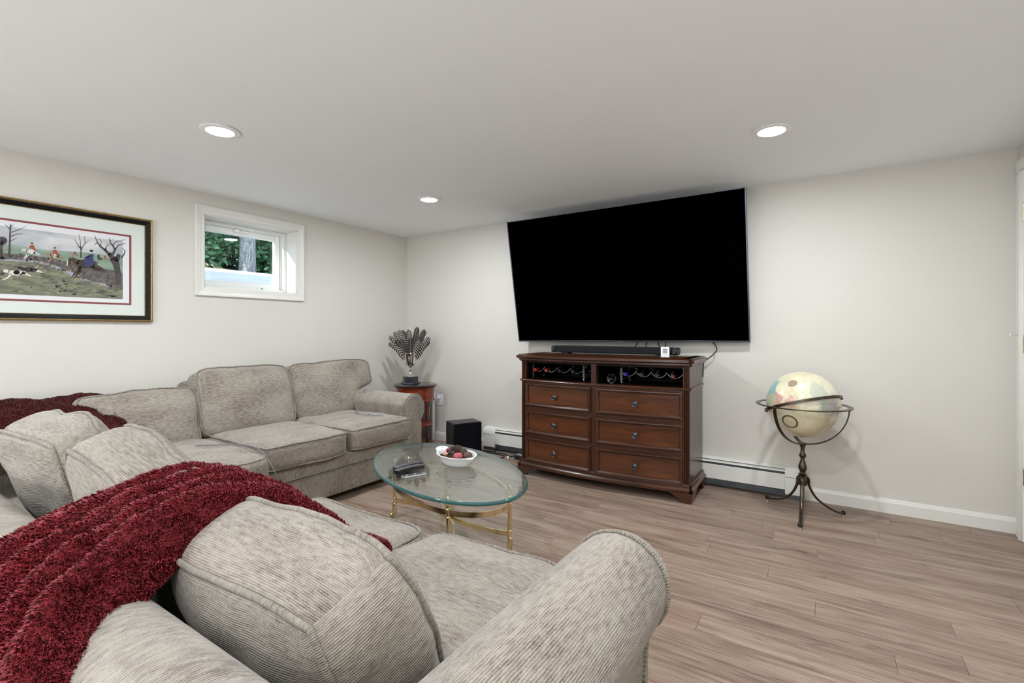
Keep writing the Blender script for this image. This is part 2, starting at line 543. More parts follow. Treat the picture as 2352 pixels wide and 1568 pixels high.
# ---------------------------------------------------------------- window
win = thing('window_1', 'w', 'w', (0, (WY0 + WY1) / 2, WZ0))
del win['label'], win['category']; win['kind'] = 'structure'
def casing_profile():
    # (across 0..w from the opening outward, proud)
    return [(0.0, 0.0), (0.0, 0.010), (0.006, 0.013), (0.022, 0.014), (0.030, 0.018), (0.045, 0.019), (0.052, 0.022), (0.060, 0.022), (0.062, 0.018), (0.062, 0.0)]
def miter(prof, y0, y1, z0, z1, side, x0=0.0):
    rings = []
    if side in ('left', 'right'):
        for end in (0, 1):
            r = []
            for (w, d) in prof:
                yy = (y0 - w) if side == 'left' else (y1 + w)
                zz = (z0 - w) if end == 0 else (z1 + w)
                r.append(Vector((x0 + d, yy, zz)))
            rings.append(r)
    else:
        for end in (0, 1):
            r = []
            for (w, d) in prof:
                zz = (z0 - w) if side == 'bottom' else (z1 + w)
                yy = (y0 - w) if end == 0 else (y1 + w)
                r.append(Vector((x0 + d, yy, zz)))
            rings.append(r)
    return rings
for side in ('left', 'right', 'bottom', 'top'):
    g = G(); g.loft(miter(casing_profile(), WY0, WY1, WZ0, WZ1, side))
    make('casing_board', g, M_trim, win, angle=20)
# jamb liners
g = G()
g.box(-T, 0.004, WY0 - 0.001, WY0 + 0.006, WZ0, WZ1); g.box(-T, 0.004, WY1 - 0.006, WY1 + 0.001, WZ0, WZ1)
g.box(-T, 0.004, WY0, WY1, WZ0 - 0.001, WZ0 + 0.006); g.box(-T, 0.004, WY0, WY1, WZ1 - 0.006, WZ1 + 0.001)
make('jamb_liner', g, M_trim, win, smooth=False)
# fixed frame and tilting sash
def frame4(name, y0, y1, z0, z1, wd, x0, x1, mat, bev=0.004):
    g = G()
    g.box(x0, x1, y0, y0 + wd, z0, z1, bev); g.box(x0, x1, y1 - wd, y1, z0, z1, bev)
    g.box(x0, x1, y0 + wd - 0.002, y1 - wd + 0.002, z0, z0 + wd, bev); g.box(x0, x1, y0 + wd - 0.002, y1 - wd + 0.002, z1 - wd, z1, bev)
    return make(name, g, mat, win)
frame4('window_frame', WY0 + 0.004, WY1 - 0.004, WZ0 + 0.004, WZ1 - 0.004, 0.028, -0.235, -0.150, M_sash)
frame4('window_frame_stop', WY0 + 0.028, WY1 - 0.028, WZ0 + 0.024, WZ1 - 0.024, 0.014, -0.235, -0.176, M_sash)
frame4('sash', WY0 + 0.044, WY1 - 0.044, WZ0 + 0.030, WZ1 - 0.036, 0.050, -0.222, -0.182, M_sash, 0.006)
M_pane = mat_glass('window_glass', (0.93, 0.98, 0.97, 1), 1.45)
g = G(); g.box(-0.206, -0.200, WY0 + 0.090, WY1 - 0.090, WZ0 + 0.076, WZ1 - 0.082)
make('pane', g, M_pane, win, smooth=False)
g = G(); g.box(-0.184, -0.160, -1.78, -1.735, 1.955, 1.985, 0.006); g.box(-0.178, -0.168, -1.76, -1.655, 1.952, 1.962, 0.004)
make('sash_latch', g, M_sash, win)
g = G(); g.box(-0.184, -0.166, -1.585, -1.535, 1.500, 1.512, 0.003); g.box(-0.17, -0.158, -1.557, -1.540, 1.500, 1.510, 0.002, m=1)
make('sash_catch', g, [M_sash, M_pewter], win)
# ---------------------------------------------------------------- outside the window
M_drive = simple('pale_asphalt', srgb(158, 162, 172), 0.9, var=0.16, scale=1.3, bump=0.3, bscale=60)
M_curb = simple('white_curb', srgb(236, 234, 228), 0.8, var=0.05)
M_soil = simple('leafy_soil', (0.10, 0.085, 0.06, 1), 0.95, var=0.5, scale=5, bump=0.5, bscale=20)
g = G()
def drv(x, y):
    return 1.43 + 0.138 * (-x) if x < -0.25 else 1.43
nx, ny = 12, 10
for i in range(nx):
    x0, x1 = -0.24 - i * 0.62, -0.24 - (i + 1) * 0.62
    g.add([(x0, -9, drv(x0, 0)), (x1, -9, drv(x1, 0)), (x1, 8, drv(x1, 0)), (x0, 8, drv(x0, 0))], [(0, 1, 2, 3)])
    g.add([(x0, -9, 0.6), (x1, -9, 0.6), (x1, 8, 0.6), (x0, 8, 0.6)], [(3, 2, 1, 0)])
o = make('ground', g, M_drive, smooth=False); o['kind'] = 'structure'
XE = -0.24 - nx * 0.62
ZE = drv(XE, 0)
g = G(); g.box(XE - 0.15, XE + 0.02, -9, 8, ZE - 0.25, ZE + 0.07, 0.02)
o = make('curb', g, M_curb); o['label'] = 'long pale kerb between the driveway and the trees outside the window'; o['category'] = 'kerb'
g = G(); g.add([(XE - 0.15, -12, ZE), (XE - 14, -14, ZE + 2.2), (XE - 14, 14, ZE + 2.2), (XE - 0.15, 12, ZE)], [(0, 1, 2, 3)])
o = make('bank', g, M_soil, smooth=False); o['kind'] = 'structure'

def mat_bark():
    m, nt, p = new_mat('bark'); L = nt.links.new
    tc = N(nt, 'ShaderNodeTexCoord'); mp = N(nt, 'ShaderNodeMapping'); mp.inputs['Scale'].default_value = (9, 9, 1.6)
    L(tc.outputs['Object'], mp.inputs[0])
    nz = N(nt, 'ShaderNodeTexNoise'); nz.inputs['Scale'].default_value = 2.2; nz.inputs['Detail'].default_value = 6; nz.inputs['Distortion'].default_value = 0.8
    L(mp.outputs[0], nz.inputs['Vector'])
    rp = ramp(nt, [(0.35, (0.11, 0.115, 0.125, 1)), (0.55, (0.24, 0.25, 0.27, 1)), (0.72, (0.40, 0.41, 0.43, 1))]); L(nz.outputs['Fac'], rp.inputs[0])
    L(rp.outputs[0], p.inputs['Base Color']); p.inputs['Roughness'].default_value = 0.95
    b = N(nt, 'ShaderNodeBump'); b.inputs['Strength'].default_value = 0.9; b.inputs['Distance'].default_value = 0.05
    L(nz.outputs['Fac'], b.inputs['Height']); L(b.outputs[0], p.inputs['Normal'])
    return m
M_bark = mat_bark()
def mat_leaf(name, c0, c1):
    m, nt, p = new_mat(name); L = nt.links.new
    gi = N(nt, 'ShaderNodeNewGeometry')
    rp = ramp(nt, [(0.0, c0), (0.7, c1), (1.0, tuple(min(1, c * 1.5) for c in c1[:3]) + (1,))]); L(gi.outputs['Random Per Island'], rp.inputs[0])
    L(rp.outputs[0], p.inputs['Base Color']); p.inputs['Roughness'].default_value = 0.5
    p.inputs['Subsurface Weight'].default_value = 0.0
    return m
M_leafA = mat_leaf('leaf_green', (0.03, 0.10, 0.05, 1), (0.10, 0.24, 0.12, 1))
M_leafB = mat_leaf('leaf_autumn', (0.40, 0.22, 0.10, 1), (0.62, 0.42, 0.28, 1))
def leaves(g, c, rad, n, size, rng, m=0):
    for _ in range(n):
        while True:
            p = Vector((rng.uniform(-1, 1), rng.uniform(-1, 1), rng.uniform(-1, 1)))
            if 0.25 < p.length < 1: break
        q = Vector(c) + Vector((p.x * rad[0], p.y * rad[1], p.z * rad[2]))
        s = size * rng.uniform(0.6, 1.4)
        a = Vector((rng.gauss(0, 1), rng.gauss(0, 1), rng.gauss(0, 0.5))).normalized()
        b = a.cross(Vector((rng.gauss(0, 1), rng.gauss(0, 1), rng.gauss(0, 1)))).normalized()
        g.add([q - a * s, q - b * s * 0.45 + a * s * 0.1, q + a * s, q + b * s * 0.45 + a * s * 0.1], [(0, 1, 2, 3)], m)
rng = random.Random(5)
tree = thing('tree', 'broad grey-barked tree trunk outside the window', 'tree', (XE - 1.0, 2.2, ZE - 0.2))
TX, TY = XE - 1.0, 2.91
g = G()
rings = []
for i in range(14):
    z = ZE - 0.35 + i * 0.5
    r = 0.175 * (1 + 0.45 * math.exp(-i * 0.9)) * (1 - 0.012 * i)
    rings.append([Vector((TX + cos(a) * r * (1 + 0.05 * sin(5 * a + i)), TY + sin(a) * r * (1 + 0.05 * cos(7 * a)), z)) for a in [2 * PI * k / 26 for k in range(26)]])
g.loft(rings); make('trunk', g, M_bark, tree)
g = G(); leaves(g, (TX, TY, ZE + 7.2), (4.5, 5.0, 1.6), 2500, 0.16, rng); o = make('crown', g, M_leafA, tree, smooth=False, fix=False); o['kind'] = 'stuff'
def shrub(label, c, rad, n, size, autumn=0):
    t = thing('shrub', label, 'shrub', (c[0], c[1], ZE))
    g = G()
    for k in range(5):
        a = 2 * PI * k / 5
        g.tube([(c[0], c[1], ZE - 0.1), (c[0] + 0.2 * cos(a), c[1] + 0.2 * sin(a), c[2] * 0.5 + ZE * 0.5), (c[0] + rad[0] * 0.6 * cos(a), c[1] + rad[1] * 0.6 * sin(a), c[2] + rad[2] * 0.5)], [0.04, 0.03, 0.015], 6)
    make('stem', g, M_bark, t)
    g = G(); leaves(g, c, rad, n, size, rng)
    if autumn:
        leaves(g, (c[0] + rad[0] * 0.3, c[1], c[2] - rad[2] * 0.75), (rad[0], rad[1] * 0.9, rad[2] * 0.3), autumn, size, rng, 1)
    o = make('foliage', g, [M_leafA, M_leafB], t, smooth=False, fix=False); o['kind'] = 'stuff'
shrub('dense green shrub on the left of the trunk outside the window', (XE - 2.2, 1.7, ZE + 1.25), (0.9, 1.35, 1.6), 6500, 0.105, 350)
shrub('green shrub on the right of the trunk outside the window', (XE - 2.2, 4.6, ZE + 1.25), (0.9, 1.4, 1.6), 6500, 0.105, 250)
shrub('dark green thicket behind the trunk outside the window', (XE - 4.4, 3.6, ZE + 2.0), (0.9, 4.2, 2.4), 9000, 0.14, 0)
# ---------------------------------------------------------------- recessed ceiling lights
M_lens = simple('lit_lens', (0.9, 0.9, 0.88, 1), 0.4, emit=(1.0, 0.99, 0.97, 1), estr=22.0)
M_ltrim = simple('light_trim', srgb(240, 240, 238), 0.5, var=0.01)
LABL = {(1.28, -2.59): 'lit recessed ceiling light nearest the left wall and the picture',
        (1.285, -1.035): 'lit recessed ceiling light in front of the room corner with the feathers',
        (3.66, -1.04): 'lit recessed ceiling light to the right of the television'}
def can_light(x, y, label):
    t = thing('recessed_light', label, 'ceiling light', (x, y, H))
    g = G()
    g.lathe([(0.062, -0.001), (0.088, -0.0005), (0.092, -0.004), (0.091, -0.007), (0.066, -0.010), (0.062, -0.006)], (x, y, H), 40)
    g.f = g.f[:-2]; g.m = g.m[:-2]
    make('trim_ring', g, M_ltrim, t)
    g = G(); g.lathe([(0.001, -0.0075), (0.062, -0.0055)], (x, y, H), 32)
    make('lens', g, M_lens, t)
    ld = bpy.data.lights.new('can_lamp', 'AREA'); ld.shape = 'DISK'; ld.size = 0.12; ld.energy = LAMP_W
    ld.color = (0.905, 0.961, 1.0)
    lo = bpy.data.objects.new('lamp', ld); COL.objects.link(lo); lo.parent = t
    lo.location = (0, 0, -0.016)
for (x, y), lb in LABL.items():
    can_light(x, y, lb)
can_light(3.66, -2.60, 'lit recessed ceiling light overhead just in front of the near sofa')
for (x, y, lb) in ((1.28, -4.2, 'lit recessed ceiling light behind the near sofa, left'), (3.66, -4.2, 'lit recessed ceiling light behind the near sofa, right'),
                   (1.28, -5.9, 'lit recessed ceiling light at the far rear, left'), (3.66, -5.9, 'lit recessed ceiling light at the far rear, right')):
    can_light(x, y, lb)

# ---------------------------------------------------------------- soft furnishings helpers
def fnoise(p, s, seed=0.0):
    return noise.noise(Vector((p.x * s + seed, p.y * s - seed * 1.7, p.z * s + seed * 0.6)))

class Cushion:
    """Boxed cushion: u across, v up/deep, w thickness; rounded corners, crowned faces, soft wrinkles."""
    def __init__(s, c, ex, ey, ez, hx, hy, ht, k=7.0, edge=0.72, seed=0.0, wr=0.006, notch=None, sag=0.0, twist=0.0, taper=0.0, crown_v=0.0, wtaper=0.0):
        s.wtaper = wtaper
        s.c, s.ex, s.ey, s.ez = Vector(c), Vector(ex).normalized(), Vector(ey).normalized(), Vector(ez).normalized()
        s.hx, s.hy, s.ht, s.k, s.edge, s.seed, s.wr = hx, hy, ht, k, edge, seed, wr
        s.notch, s.sag, s.twist, s.taper, s.crown_v = notch, sag, twist, taper, crown_v
    def pos(s, u, v, w, wrinkle=True):
        m = (abs(u) ** s.k + abs(v) ** s.k + abs(w) ** s.k) ** (1.0 / s.k)
        mx = max(abs(u), abs(v), abs(w))
        f = mx / m if m > 1e-9 else 1
        u, v, w = u * f, v * f, w * f
        th = s.edge + (1 - s.edge) * ((max(0, 1 - u * u)) ** 0.55) * ((max(0, 1 - v * v)) ** 0.55)
        uu = u
        if s.notch:
            side, vcut, width = s.notch
            if u * side > 0:
                t = min(1, max(0, (vcut + 0.12 - v) / 0.24)); t = t * t * (3 - 2 * t)
                uu = u * (1 - width * t)
        uu *= 1 + s.taper * v + s.wtaper * w
        vv = v + s.crown_v * (1 - u * u) * (1 if v > 0 else 0) * abs(v)
        p = s.c + s.ex * (uu * s.hx) + s.ey * (vv * s.hy) + s.ez * (w * th * s.ht)
        p += s.ey * (-s.sag * s.hy * (1 - u * u)) + s.ez * (s.twist * u * v)
        if wrinkle and s.wr:
            d = fnoise(p, 5.5, s.seed) * s.wr * 1.6 + fnoise(p, 13, s.seed + 3) * s.wr * 0.6
            p += s.ez * d * w + s.ey * d * 0.6 * v + s.ex * d * 0.6 * u
        return p
    def mesh(s, n=22, nw=8, uvrot=False):
        g = G(); g.uv = []
        def face(fn, na, nb, su, sv):
            b = len(g.v)
            for j in range(nb + 1):
                for i in range(na + 1):
                    g.v.append(s.pos(*fn(-1 + 2 * i / na, -1 + 2 * j / nb)))
            for j in range(nb):
                for i in range(na):
                    q = (b + j * (na + 1) + i, b + j * (na + 1) + i + 1, b + (j + 1) * (na + 1) + i + 1, b + (j + 1) * (na + 1) + i)
                    g.f.append(q); g.m.append(0)
                    uv = []
                    for (ii, jj) in ((i, j), (i + 1, j), (i + 1, j + 1), (i, j + 1)):
                        a, b_ = (-1 + 2 * ii / na) * su + s.seed, (-1 + 2 * jj / nb) * sv + s.seed
                        uv.append((b_, a) if uvrot else (a, b_))
                    g.uv.append(uv)
        face(lambda a, b: (a, b, 1), n, n, s.hx, s.hy)
        face(lambda a, b: (-a, b, -1), n, n, s.hx, s.hy)
        face(lambda a, b: (1, b, -a), nw, n, s.ht, s.hy)
        face(lambda a, b: (-1, b, a), nw, n, s.ht, s.hy)
        face(lambda a, b: (a, 1, -b), n, nw, s.hx, s.ht)
        face(lambda a, b: (a, -1, b), n, nw, s.hx, s.ht)
        return weld(g)
    def piping(s, w, r=0.0055, n=18, off=0.003):
        pts = []
        side = [(-1 + 2 * i / n) for i in range(n)]
        loop = [(a, -1) for a in side] + [(1, a) for a in side] + [(-a, 1) for a in side] + [(-1, -a) for a in side]
        for (u, v) in loop:
            p = s.pos(u, v, w)
            d = (s.ex * u + s.ey * v).normalized()
            pts.append(p + d * off)
        g = G(); g.tube(pts, r, 7, True)
        tube_uv(g, len(pts), 7, r)
        return g

def tube_uv(g, n, seg, r):
    g.uv = []
    for i, f in enumerate(g.f):
        a = (i // seg); k = i % seg
        g.uv.append([(k * 0.006, a * 0.03), (k * 0.006 + 0.006, a * 0.03), (k * 0.006 + 0.006, a * 0.03 + 0.03), (k * 0.006, a * 0.03 + 0.03)][:len(f)] if len(f) == 4 else [(0, 0)] * len(f))

def weld(g, eps=1e-5):
    key = {}; mp = []; nv = []
    for p in g.v:
        k = (round(p.x / eps / 10), round(p.y / eps / 10), round(p.z / eps / 10))
        if k not in key:
            key[k] = len(nv); nv.append(p)
        mp.append(key[k])
    g.v = nv
    g.f = [tuple(mp[i] for i in f) for f in g.f]
    keep = [i for i, f in enumerate(g.f) if len(set(f)) == len(f)]
    g.f = [g.f[i] for i in keep]; g.m = [g.m[i] for i in keep]
    if g.uv is not None: g.uv = [g.uv[i] for i in keep]
    return g

def add_cushion(name, parent, cu, n=22, uvrot=False, pip=(0.86, -0.86), pr=0.0055, nw=8):
    o = make(name, cu.mesh(n, nw, uvrot), M_fab, parent, angle=None)
    for w in pip:
        make('piping', cu.piping(w, pr), M_pipe, o, angle=None)
    return o

def sweep_uv(prof, path, axis_len_first=True):
    """loft a closed profile (list of Vector per station); uv: u along the path, v round the profile"""
    g = G(); g.uv = []
    n, k = len(path), len(path[0])
    for r in path: g.v += [Vector(p) for p in r]
    dv = [0.0]
    for j in range(k):
        dv.append(dv[-1] + (Vector(path[0][(j + 1) % k]) - Vector(path[0][j])).length)
    du = [0.0]
    for i in range(1, n):
        du.append(du[-1] + (Vector(path[i][0]) - Vector(path[i - 1][0])).length)
    for i in range(n - 1):
        for j in range(k):
            j2 = (j + 1) % k
            g.f.append((i * k + j, i * k + j2, (i + 1) * k + j2, (i + 1) * k + j)); g.m.append(0)
            q = [(du[i], dv[j]), (du[i], dv[j + 1]), (du[i + 1], dv[j + 1]), (du[i + 1], dv[j])]
            g.uv.append([(b, a) for a, b in q] if axis_len_first else q)
    for (r, rev) in ((0, True), (n - 1, False)):
        ids = [r * k + j for j in range(k)]
        if rev: ids.reverse()
        g.f.append(tuple(ids)); g.m.append(0)
        p0 = path[r][0]
        a1 = (Vector(path[r][k // 3]) - Vector(p0)).normalized()
        nn = a1.cross(Vector(path[r][2 * k // 3]) - Vector(p0)).normalized(); a2 = nn.cross(a1)
        g.uv.append([((g.v[i] - Vector(p0)).dot(a1), (g.v[i] - Vector(p0)).dot(a2)) for i in ids])
    return g

def subd(pts, per=3):
    """closed polyline -> denser closed Catmull-Rom"""
    out = []; n = len(pts)
    for i in range(n):
        p0, p1, p2, p3 = pts[i - 1], pts[i], pts[(i + 1) % n], pts[(i + 2) % n]
        for k in range(per):
            t = k / per
            out.append(tuple(0.5 * ((2 * b) + (-a + c) * t + (2 * a - 5 * b + 4 * c - d) * t * t + (-a + 3 * b - 3 * c + d) * t ** 3) for a, b, c, d in zip(p0, p1, p2, p3)))
    return out

def spline(pts, per=8):
    pts = [Vector(p) for p in pts]; out = []
    n = len(pts)
    for i in range(n - 1):
        p0, p1, p2, p3 = pts[max(i - 1, 0)], pts[i], pts[i + 1], pts[min(i + 2, n - 1)]
        for k in range(per):
            t = k / per
            out.append(0.5 * ((2 * p1) + (-p0 + p2) * t + (2 * p0 - 5 * p1 + 4 * p2 - p3) * t * t + (-p0 + 3 * p1 - 3 * p2 + p3) * t ** 3))
    out.append(pts[-1])
    return out

def uvbox(x0, x1, y0, y1, z0, z1, bev=0.02):
    g = G(); g.box(x0, x1, y0, y1, z0, z1, bev)
    g.uv = []
    for f in g.f:
        ps = [g.v[i] for i in f]
        n = (ps[1] - ps[0]).cross(ps[2] - ps[0])
        a = max(range(3), key=lambda t: abs(n[t]))
        if a == 2: g.uv.append([(p.x, p.y) for p in ps])
        elif a == 1: g.uv.append([(p.z, p.x) for p in ps])
        else: g.uv.append([(p.z, p.y) for p in ps])
    return g

# ---------------------------------------------------------------- sectional sofa: section along the left wall
def arm_profile(inner, outer_roll, r, zc, outer_panel, z0=0.045):
    """closed (a, z) profile: a grows outward from the seat"""
    cx = outer_roll - r
    pts = [(inner, z0)]
    for z in (0.15, 0.28, 0.40):
        pts.append((inner, z))
    a0, a1 = math.radians(172), math.radians(-52)
    for i in range(15):
        a = a0 + (a1 - a0) * i / 14
        pts.append((cx + r * cos(a), zc + r * sin(a)))
    pts += [(outer_panel + 0.004, zc - r - 0.03), (outer_panel, zc - r - 0.09), (outer_panel, 0.2), (outer_panel, z0)]
    return pts

sofa = thing('sofa_section', 'long grey chenille sofa section against the left wall below the window, with one rolled arm', 'sofa', (0.6, -1.6, 0))
# arm (axis along x), a = +y direction
prof = arm_profile(-1.085, -0.905, 0.118, 0.522, -0.945)
xs = [0.08, 0.3, 0.6, 0.85, 1.0, 1.075, 1.105, 1.12]
cxm, czm = -1.015, 0.40
path = []
for i, x in enumerate(xs):
    f = 1.0 if x < 1.08 else (0.985 if x < 1.11 else 0.955)
    path.append([Vector((x, cxm + (a - cxm) * f, czm + (z - czm) * f)) for a, z in prof])
arm = make('arm', sweep_uv(prof, path), M_fab, sofa, angle=50)
g = G(); pts = [Vector((1.108, a, z)) for a, z in prof if z > 0.04]
g.tube(pts, 0.0055, 7); tube_uv(g, len(pts), 7, 0.005); make('piping', g, M_pipe, arm, angle=None)
# back frame along the wall
def back_profile(d0, d1, ztop):
    """(depth from the wall side, z)"""
    pts = [(d0, 0.05), (d0, 0.3), (d0, ztop - 0.12)]
    c = (d0 + d1) / 2; r = (d1 - d0) / 2
    for i in range(13):
        a = PI - PI * i / 12
        pts.append((c + r * cos(a), ztop - 0.085 + 0.085 * sin(a)))
    pts += [(d1, ztop - 0.2), (d1, 0.3), (d1, 0.05)]
    return pts
bp = back_profile(0.055, 0.25, 0.80)
path = [[Vector((d, y, z + (0.0 if abs(y + 1.6) < 0.69 else -0.01))) for d, z in bp] for y in (-0.905, -0.925, -1.1, -1.5, -1.9, -2.28, -2.295)]
make('back_frame', sweep_uv(bp, path), M_fab, sofa, angle=50)
make('seat_base', uvbox(0.10, 1.135, -2.295, -1.07, 0.21, 0.315, 0.015), M_fab, sofa)
make('skirt', uvbox(0.10, 1.14, -2.298, -1.065, 0.05, 0.212, 0.008), M_fab, sofa)
g = G(); pts = [(1.139, y, 0.212) for y in [-1.07 - 1.225 * i / 10 for i in range(11)]]
g.tube(pts, 0.004, 6); tube_uv(g, 11, 6, .004); make('seam_welt', g, M_pipe, sofa, angle=None)
for (x, y) in ((1.06, -1.05), (1.06, -2.2), (0.16, -1.05), (0.16, -2.2)):
    g = G(); g.box(x - 0.03, x + 0.03, y - 0.03, y + 0.03, 0.0, 0.055, 0.004); make('foot', g, M_black, sofa)
def seatc(c, hx, hy, **kw):   # u along -y, v along x (depth), w up
    return Cushion(c, (0, -1, 0), (1, 0, 0), (0, 0, 1), hx, hy, 0.098, **kw)
add_cushion('seat_cushion', sofa, seatc((0.79, -1.382, 0.392), 0.293, 0.385, k=9, edge=0.80, seed=1.3, wr=0.006))
add_cushion('seat_cushion', sofa, seatc((0.79, -1.985, 0.388), 0.305, 0.390, k=9, edge=0.80, seed=4.1, wr=0.007))
def backc(c, hx, hy, ht, lean, **kw):  # facing +x
    l = math.radians(lean)
    return Cushion(c, (0, 1, 0), (-sin(l), 0, cos(l)), (cos(l), 0, sin(l)), hx, hy, ht, **kw)
add_cushion('back_cushion', sofa, backc((0.385, -1.262, 0.655), 0.398, 0.232, 0.105, 17, k=8, edge=0.66, seed=2.2, wr=0.010, notch=(1, -0.05, 0.44)))
add_cushion('back_cushion', sofa, backc((0.405, -2.000, 0.655), 0.338, 0.240, 0.112, 17, k=7, edge=0.66, seed=6.2, wr=0.008))

# ---------------------------------------------------------------- corner section
corner = thing('sofa_corner_section', 'grey chenille corner sofa section under the dark red throw at the left', 'sofa', (0.7, -2.95, 0))
path = [[Vector((d, y, z * 0.90)) for d, z in bp] for y in (-2.302, -2.32, -2.7, -3.1, -3.5, -3.66)]
make('back_frame', sweep_uv(bp, path), M_fab, corner, angle=50)
bpb = [(-3.665 + (d - 0.055) * 1.0, z * 0.87) for d, z in bp]    # near-side frame: y depth, lower top
def frame_near(x0, x1, stations):
    return [[Vector((x, d, z)) for d, z in bpb] for x in stations]
make('back_frame', sweep_uv(bpb, frame_near(0, 0, (0.25, 0.6, 1.0, 1.33, 1.345))), M_fab, corner, angle=50)
make('seat_base', uvbox(0.10, 1.34, -3.45, -2.302, 0.05, 0.31, 0.02), M_fab, corner)
for (x, y) in ((0.16, -2.4), (1.26, -2.4), (0.16, -3.4), (1.26, -3.4)):
    g = G(); g.box(x - 0.03, x + 0.03, y - 0.03, y + 0.03, 0.0, 0.055, 0.004); make('foot', g, M_black, corner)
add_cushion('seat_cushion', corner, Cushion((0.90, -2.72, 0.388), (0, -1, 0), (1, 0, 0), (0, 0, 1), 0.42, 0.46, 0.095, k=5.5, edge=0.78, seed=9.0, wr=0.010))
add_cushion('back_cushion', corner, backc((0.42, -2.635, 0.58), 0.315, 0.205, 0.115, 20, k=6.5, edge=0.62, seed=8.8, wr=0.013, twist=0.02))

# ---------------------------------------------------------------- near section, back to the camera
near = thing('sofa_section', 'near grey chenille sofa section seen from behind, with a rolled arm at its right end', 'sofa', (2.45, -3.1, 0))
make('back_frame', sweep_uv(bpb, frame_near(0, 0, (1.35, 1.37, 1.8, 2.3, 2.8, 3.1, 3.30, 3.335))), M_fab, near, angle=50)
make('seat_base', uvbox(1.35, 3.31, -3.47, -2.625, 0.05, 0.31, 0.02), M_fab, near)
for (x, y) in ((1.45, -2.7), (3.45, -2.75), (1.45, -3.55), (3.45, -3.55)):
    g = G(); g.box(x - 0.03, x + 0.03, y - 0.03, y + 0.03, 0.0, 0.055, 0.004); make('foot', g, M_black, near)
# arm (axis along y), a = +x
prof = arm_profile(3.318, 3.580, 0.126, 0.505, 3.518)
ys = [-3.62, -3.4, -3.1, -2.85, -2.76, -2.71, -2.67, -2.64, -2.62, -2.608, -2.602]
fs = [1, 1, 1, 1, 0.998, 0.99, 0.978, 0.958, 0.93, 0.90, 0.87]
cxm, czm = 3.454, 0.42
path = []
for y, f in zip(ys, fs):
    path.append([Vector((cxm + (a - cxm) * f, y, (czm + (z - czm) * f) if z > czm else czm + (z - czm) * (0.5 + 0.5 * f))) for a, z in prof])
arm = make('arm', sweep_uv(prof, path, False), M_fab, near, angle=60)
pts = [p + Vector((0.0, 0.004, 0)) + (p - Vector((cxm, p.y, czm))).normalized() * 0.003 for p in path[6]]
g = G(); g.tube(pts, 0.0055, 8); tube_uv(g, len(pts), 8, 0.005); make('piping', g, M_pipe, arm, angle=None)
def seatn(c, hx, hy, **kw):   # u along x, v along y, w up
    return Cushion(c, (1, 0, 0), (0, 1, 0), (0, 0, 1), hx, hy, 0.098, **kw)
add_cushion('seat_cushion', near, seatn((3.035, -2.955, 0.390), 0.272, 0.365, k=8, edge=0.80, seed=11.0, wr=0.006), n=30)
add_cushion('seat_cushion', near, seatn((2.435, -2.975, 0.390), 0.325, 0.365, k=8, edge=0.80, seed=13.0, wr=0.006), n=26)
add_cushion('seat_cushion', near, seatn((1.73, -2.97, 0.388), 0.375, 0.365, k=8, edge=0.80, seed=15.0, wr=0.006))
def backn(c, hx, hy, ht, lean, roll=0.0, **kw):   # facing +y
    l = math.radians(lean); r = math.radians(roll)
    ex = Vector((1, 0, 0)); ey = Vector((0, -sin(l), cos(l))); ez = Vector((0, cos(l), sin(l)))
    ex2 = ex * cos(r) + ey * sin(r); ey2 = ey * cos(r) - ex * sin(r)
    return Cushion(c, ex2, ey2, ez, hx, hy, ht, **kw)
add_cushion('back_cushion', near, backn((3.035, -3.275, 0.565), 0.268, 0.212, 0.135, 24, k=4.6, edge=0.74, wtaper=0.07, seed=21.0, wr=0.010), n=40, uvrot=False, pr=0.0062, nw=14)
add_cushion('back_cushion', near, backn((2.47, -3.30, 0.645), 0.31, 0.20, 0.115, 20, roll=-14, k=4.6, edge=0.64, seed=23.0, wr=0.012), n=32, pr=0.006, nw=12)
add_cushion('back_cushion', near, backn((1.80, -3.31, 0.665), 0.36, 0.21, 0.115, 20, roll=3, k=4.6, edge=0.64, seed=27.0, wr=0.012), n=30, pr=0.006, nw=12)

# ---------------------------------------------------------------- throws
def mat_plush(name, c0, c1, c2):
    m, nt, p = new_mat(name); L = nt.links.new
    tc = N(nt, 'ShaderNodeTexCoord')
    nz = N(nt, 'ShaderNodeTexNoise'); nz.inputs['Scale'].default_value = 14; nz.inputs['Detail'].default_value = 5; nz.inputs['Distortion'].default_value = 0.8
    L(tc.outputs['Object'], nz.inputs['Vector'])
    rp = ramp(nt, [(0.30, c0), (0.9, c1)]); L(nz.outputs['Fac'], rp.inputs[0])
    hi = N(nt, 'ShaderNodeHairInfo')
    hr = ramp(nt, [(0.0, (0.35, 0.35, 0.35, 1)), (0.6, (1, 1, 1, 1)), (1.0, (1.9, 1.6, 1.6, 1))]); L(hi.outputs['Random'], hr.inputs[0])
    mu = N(nt, 'ShaderNodeMixRGB', blend_type='MULTIPLY'); L(hi.outputs['Is Strand'], mu.inputs[0]); L(rp.outputs[0], mu.inputs[1]); L(hr.outputs[0], mu.inputs[2])
    L(mu.outputs[0], p.inputs['Base Color'])
    p.inputs['Roughness'].default_value = 0.7; p.inputs['Specular IOR Level'].default_value = 0.3
    p.inputs['Sheen Weight'].default_value = 0.3; p.inputs['Sheen Roughness'].default_value = 0.4
    p.inputs['Sheen Tint'].default_value = (1.0, 0.45, 0.45, 1)
    return m
M_plush = mat_plush('red_plush', (0.12, 0.003, 0.006, 1), (0.20, 0.008, 0.013, 1), (0.27, 0.018, 0.024, 1))
M_plushd = mat_plush('dark_red_plush', (0.05, 0.002, 0.003, 1), (0.095, 0.004, 0.006, 1), (0.15, 0.010, 0.013, 1))

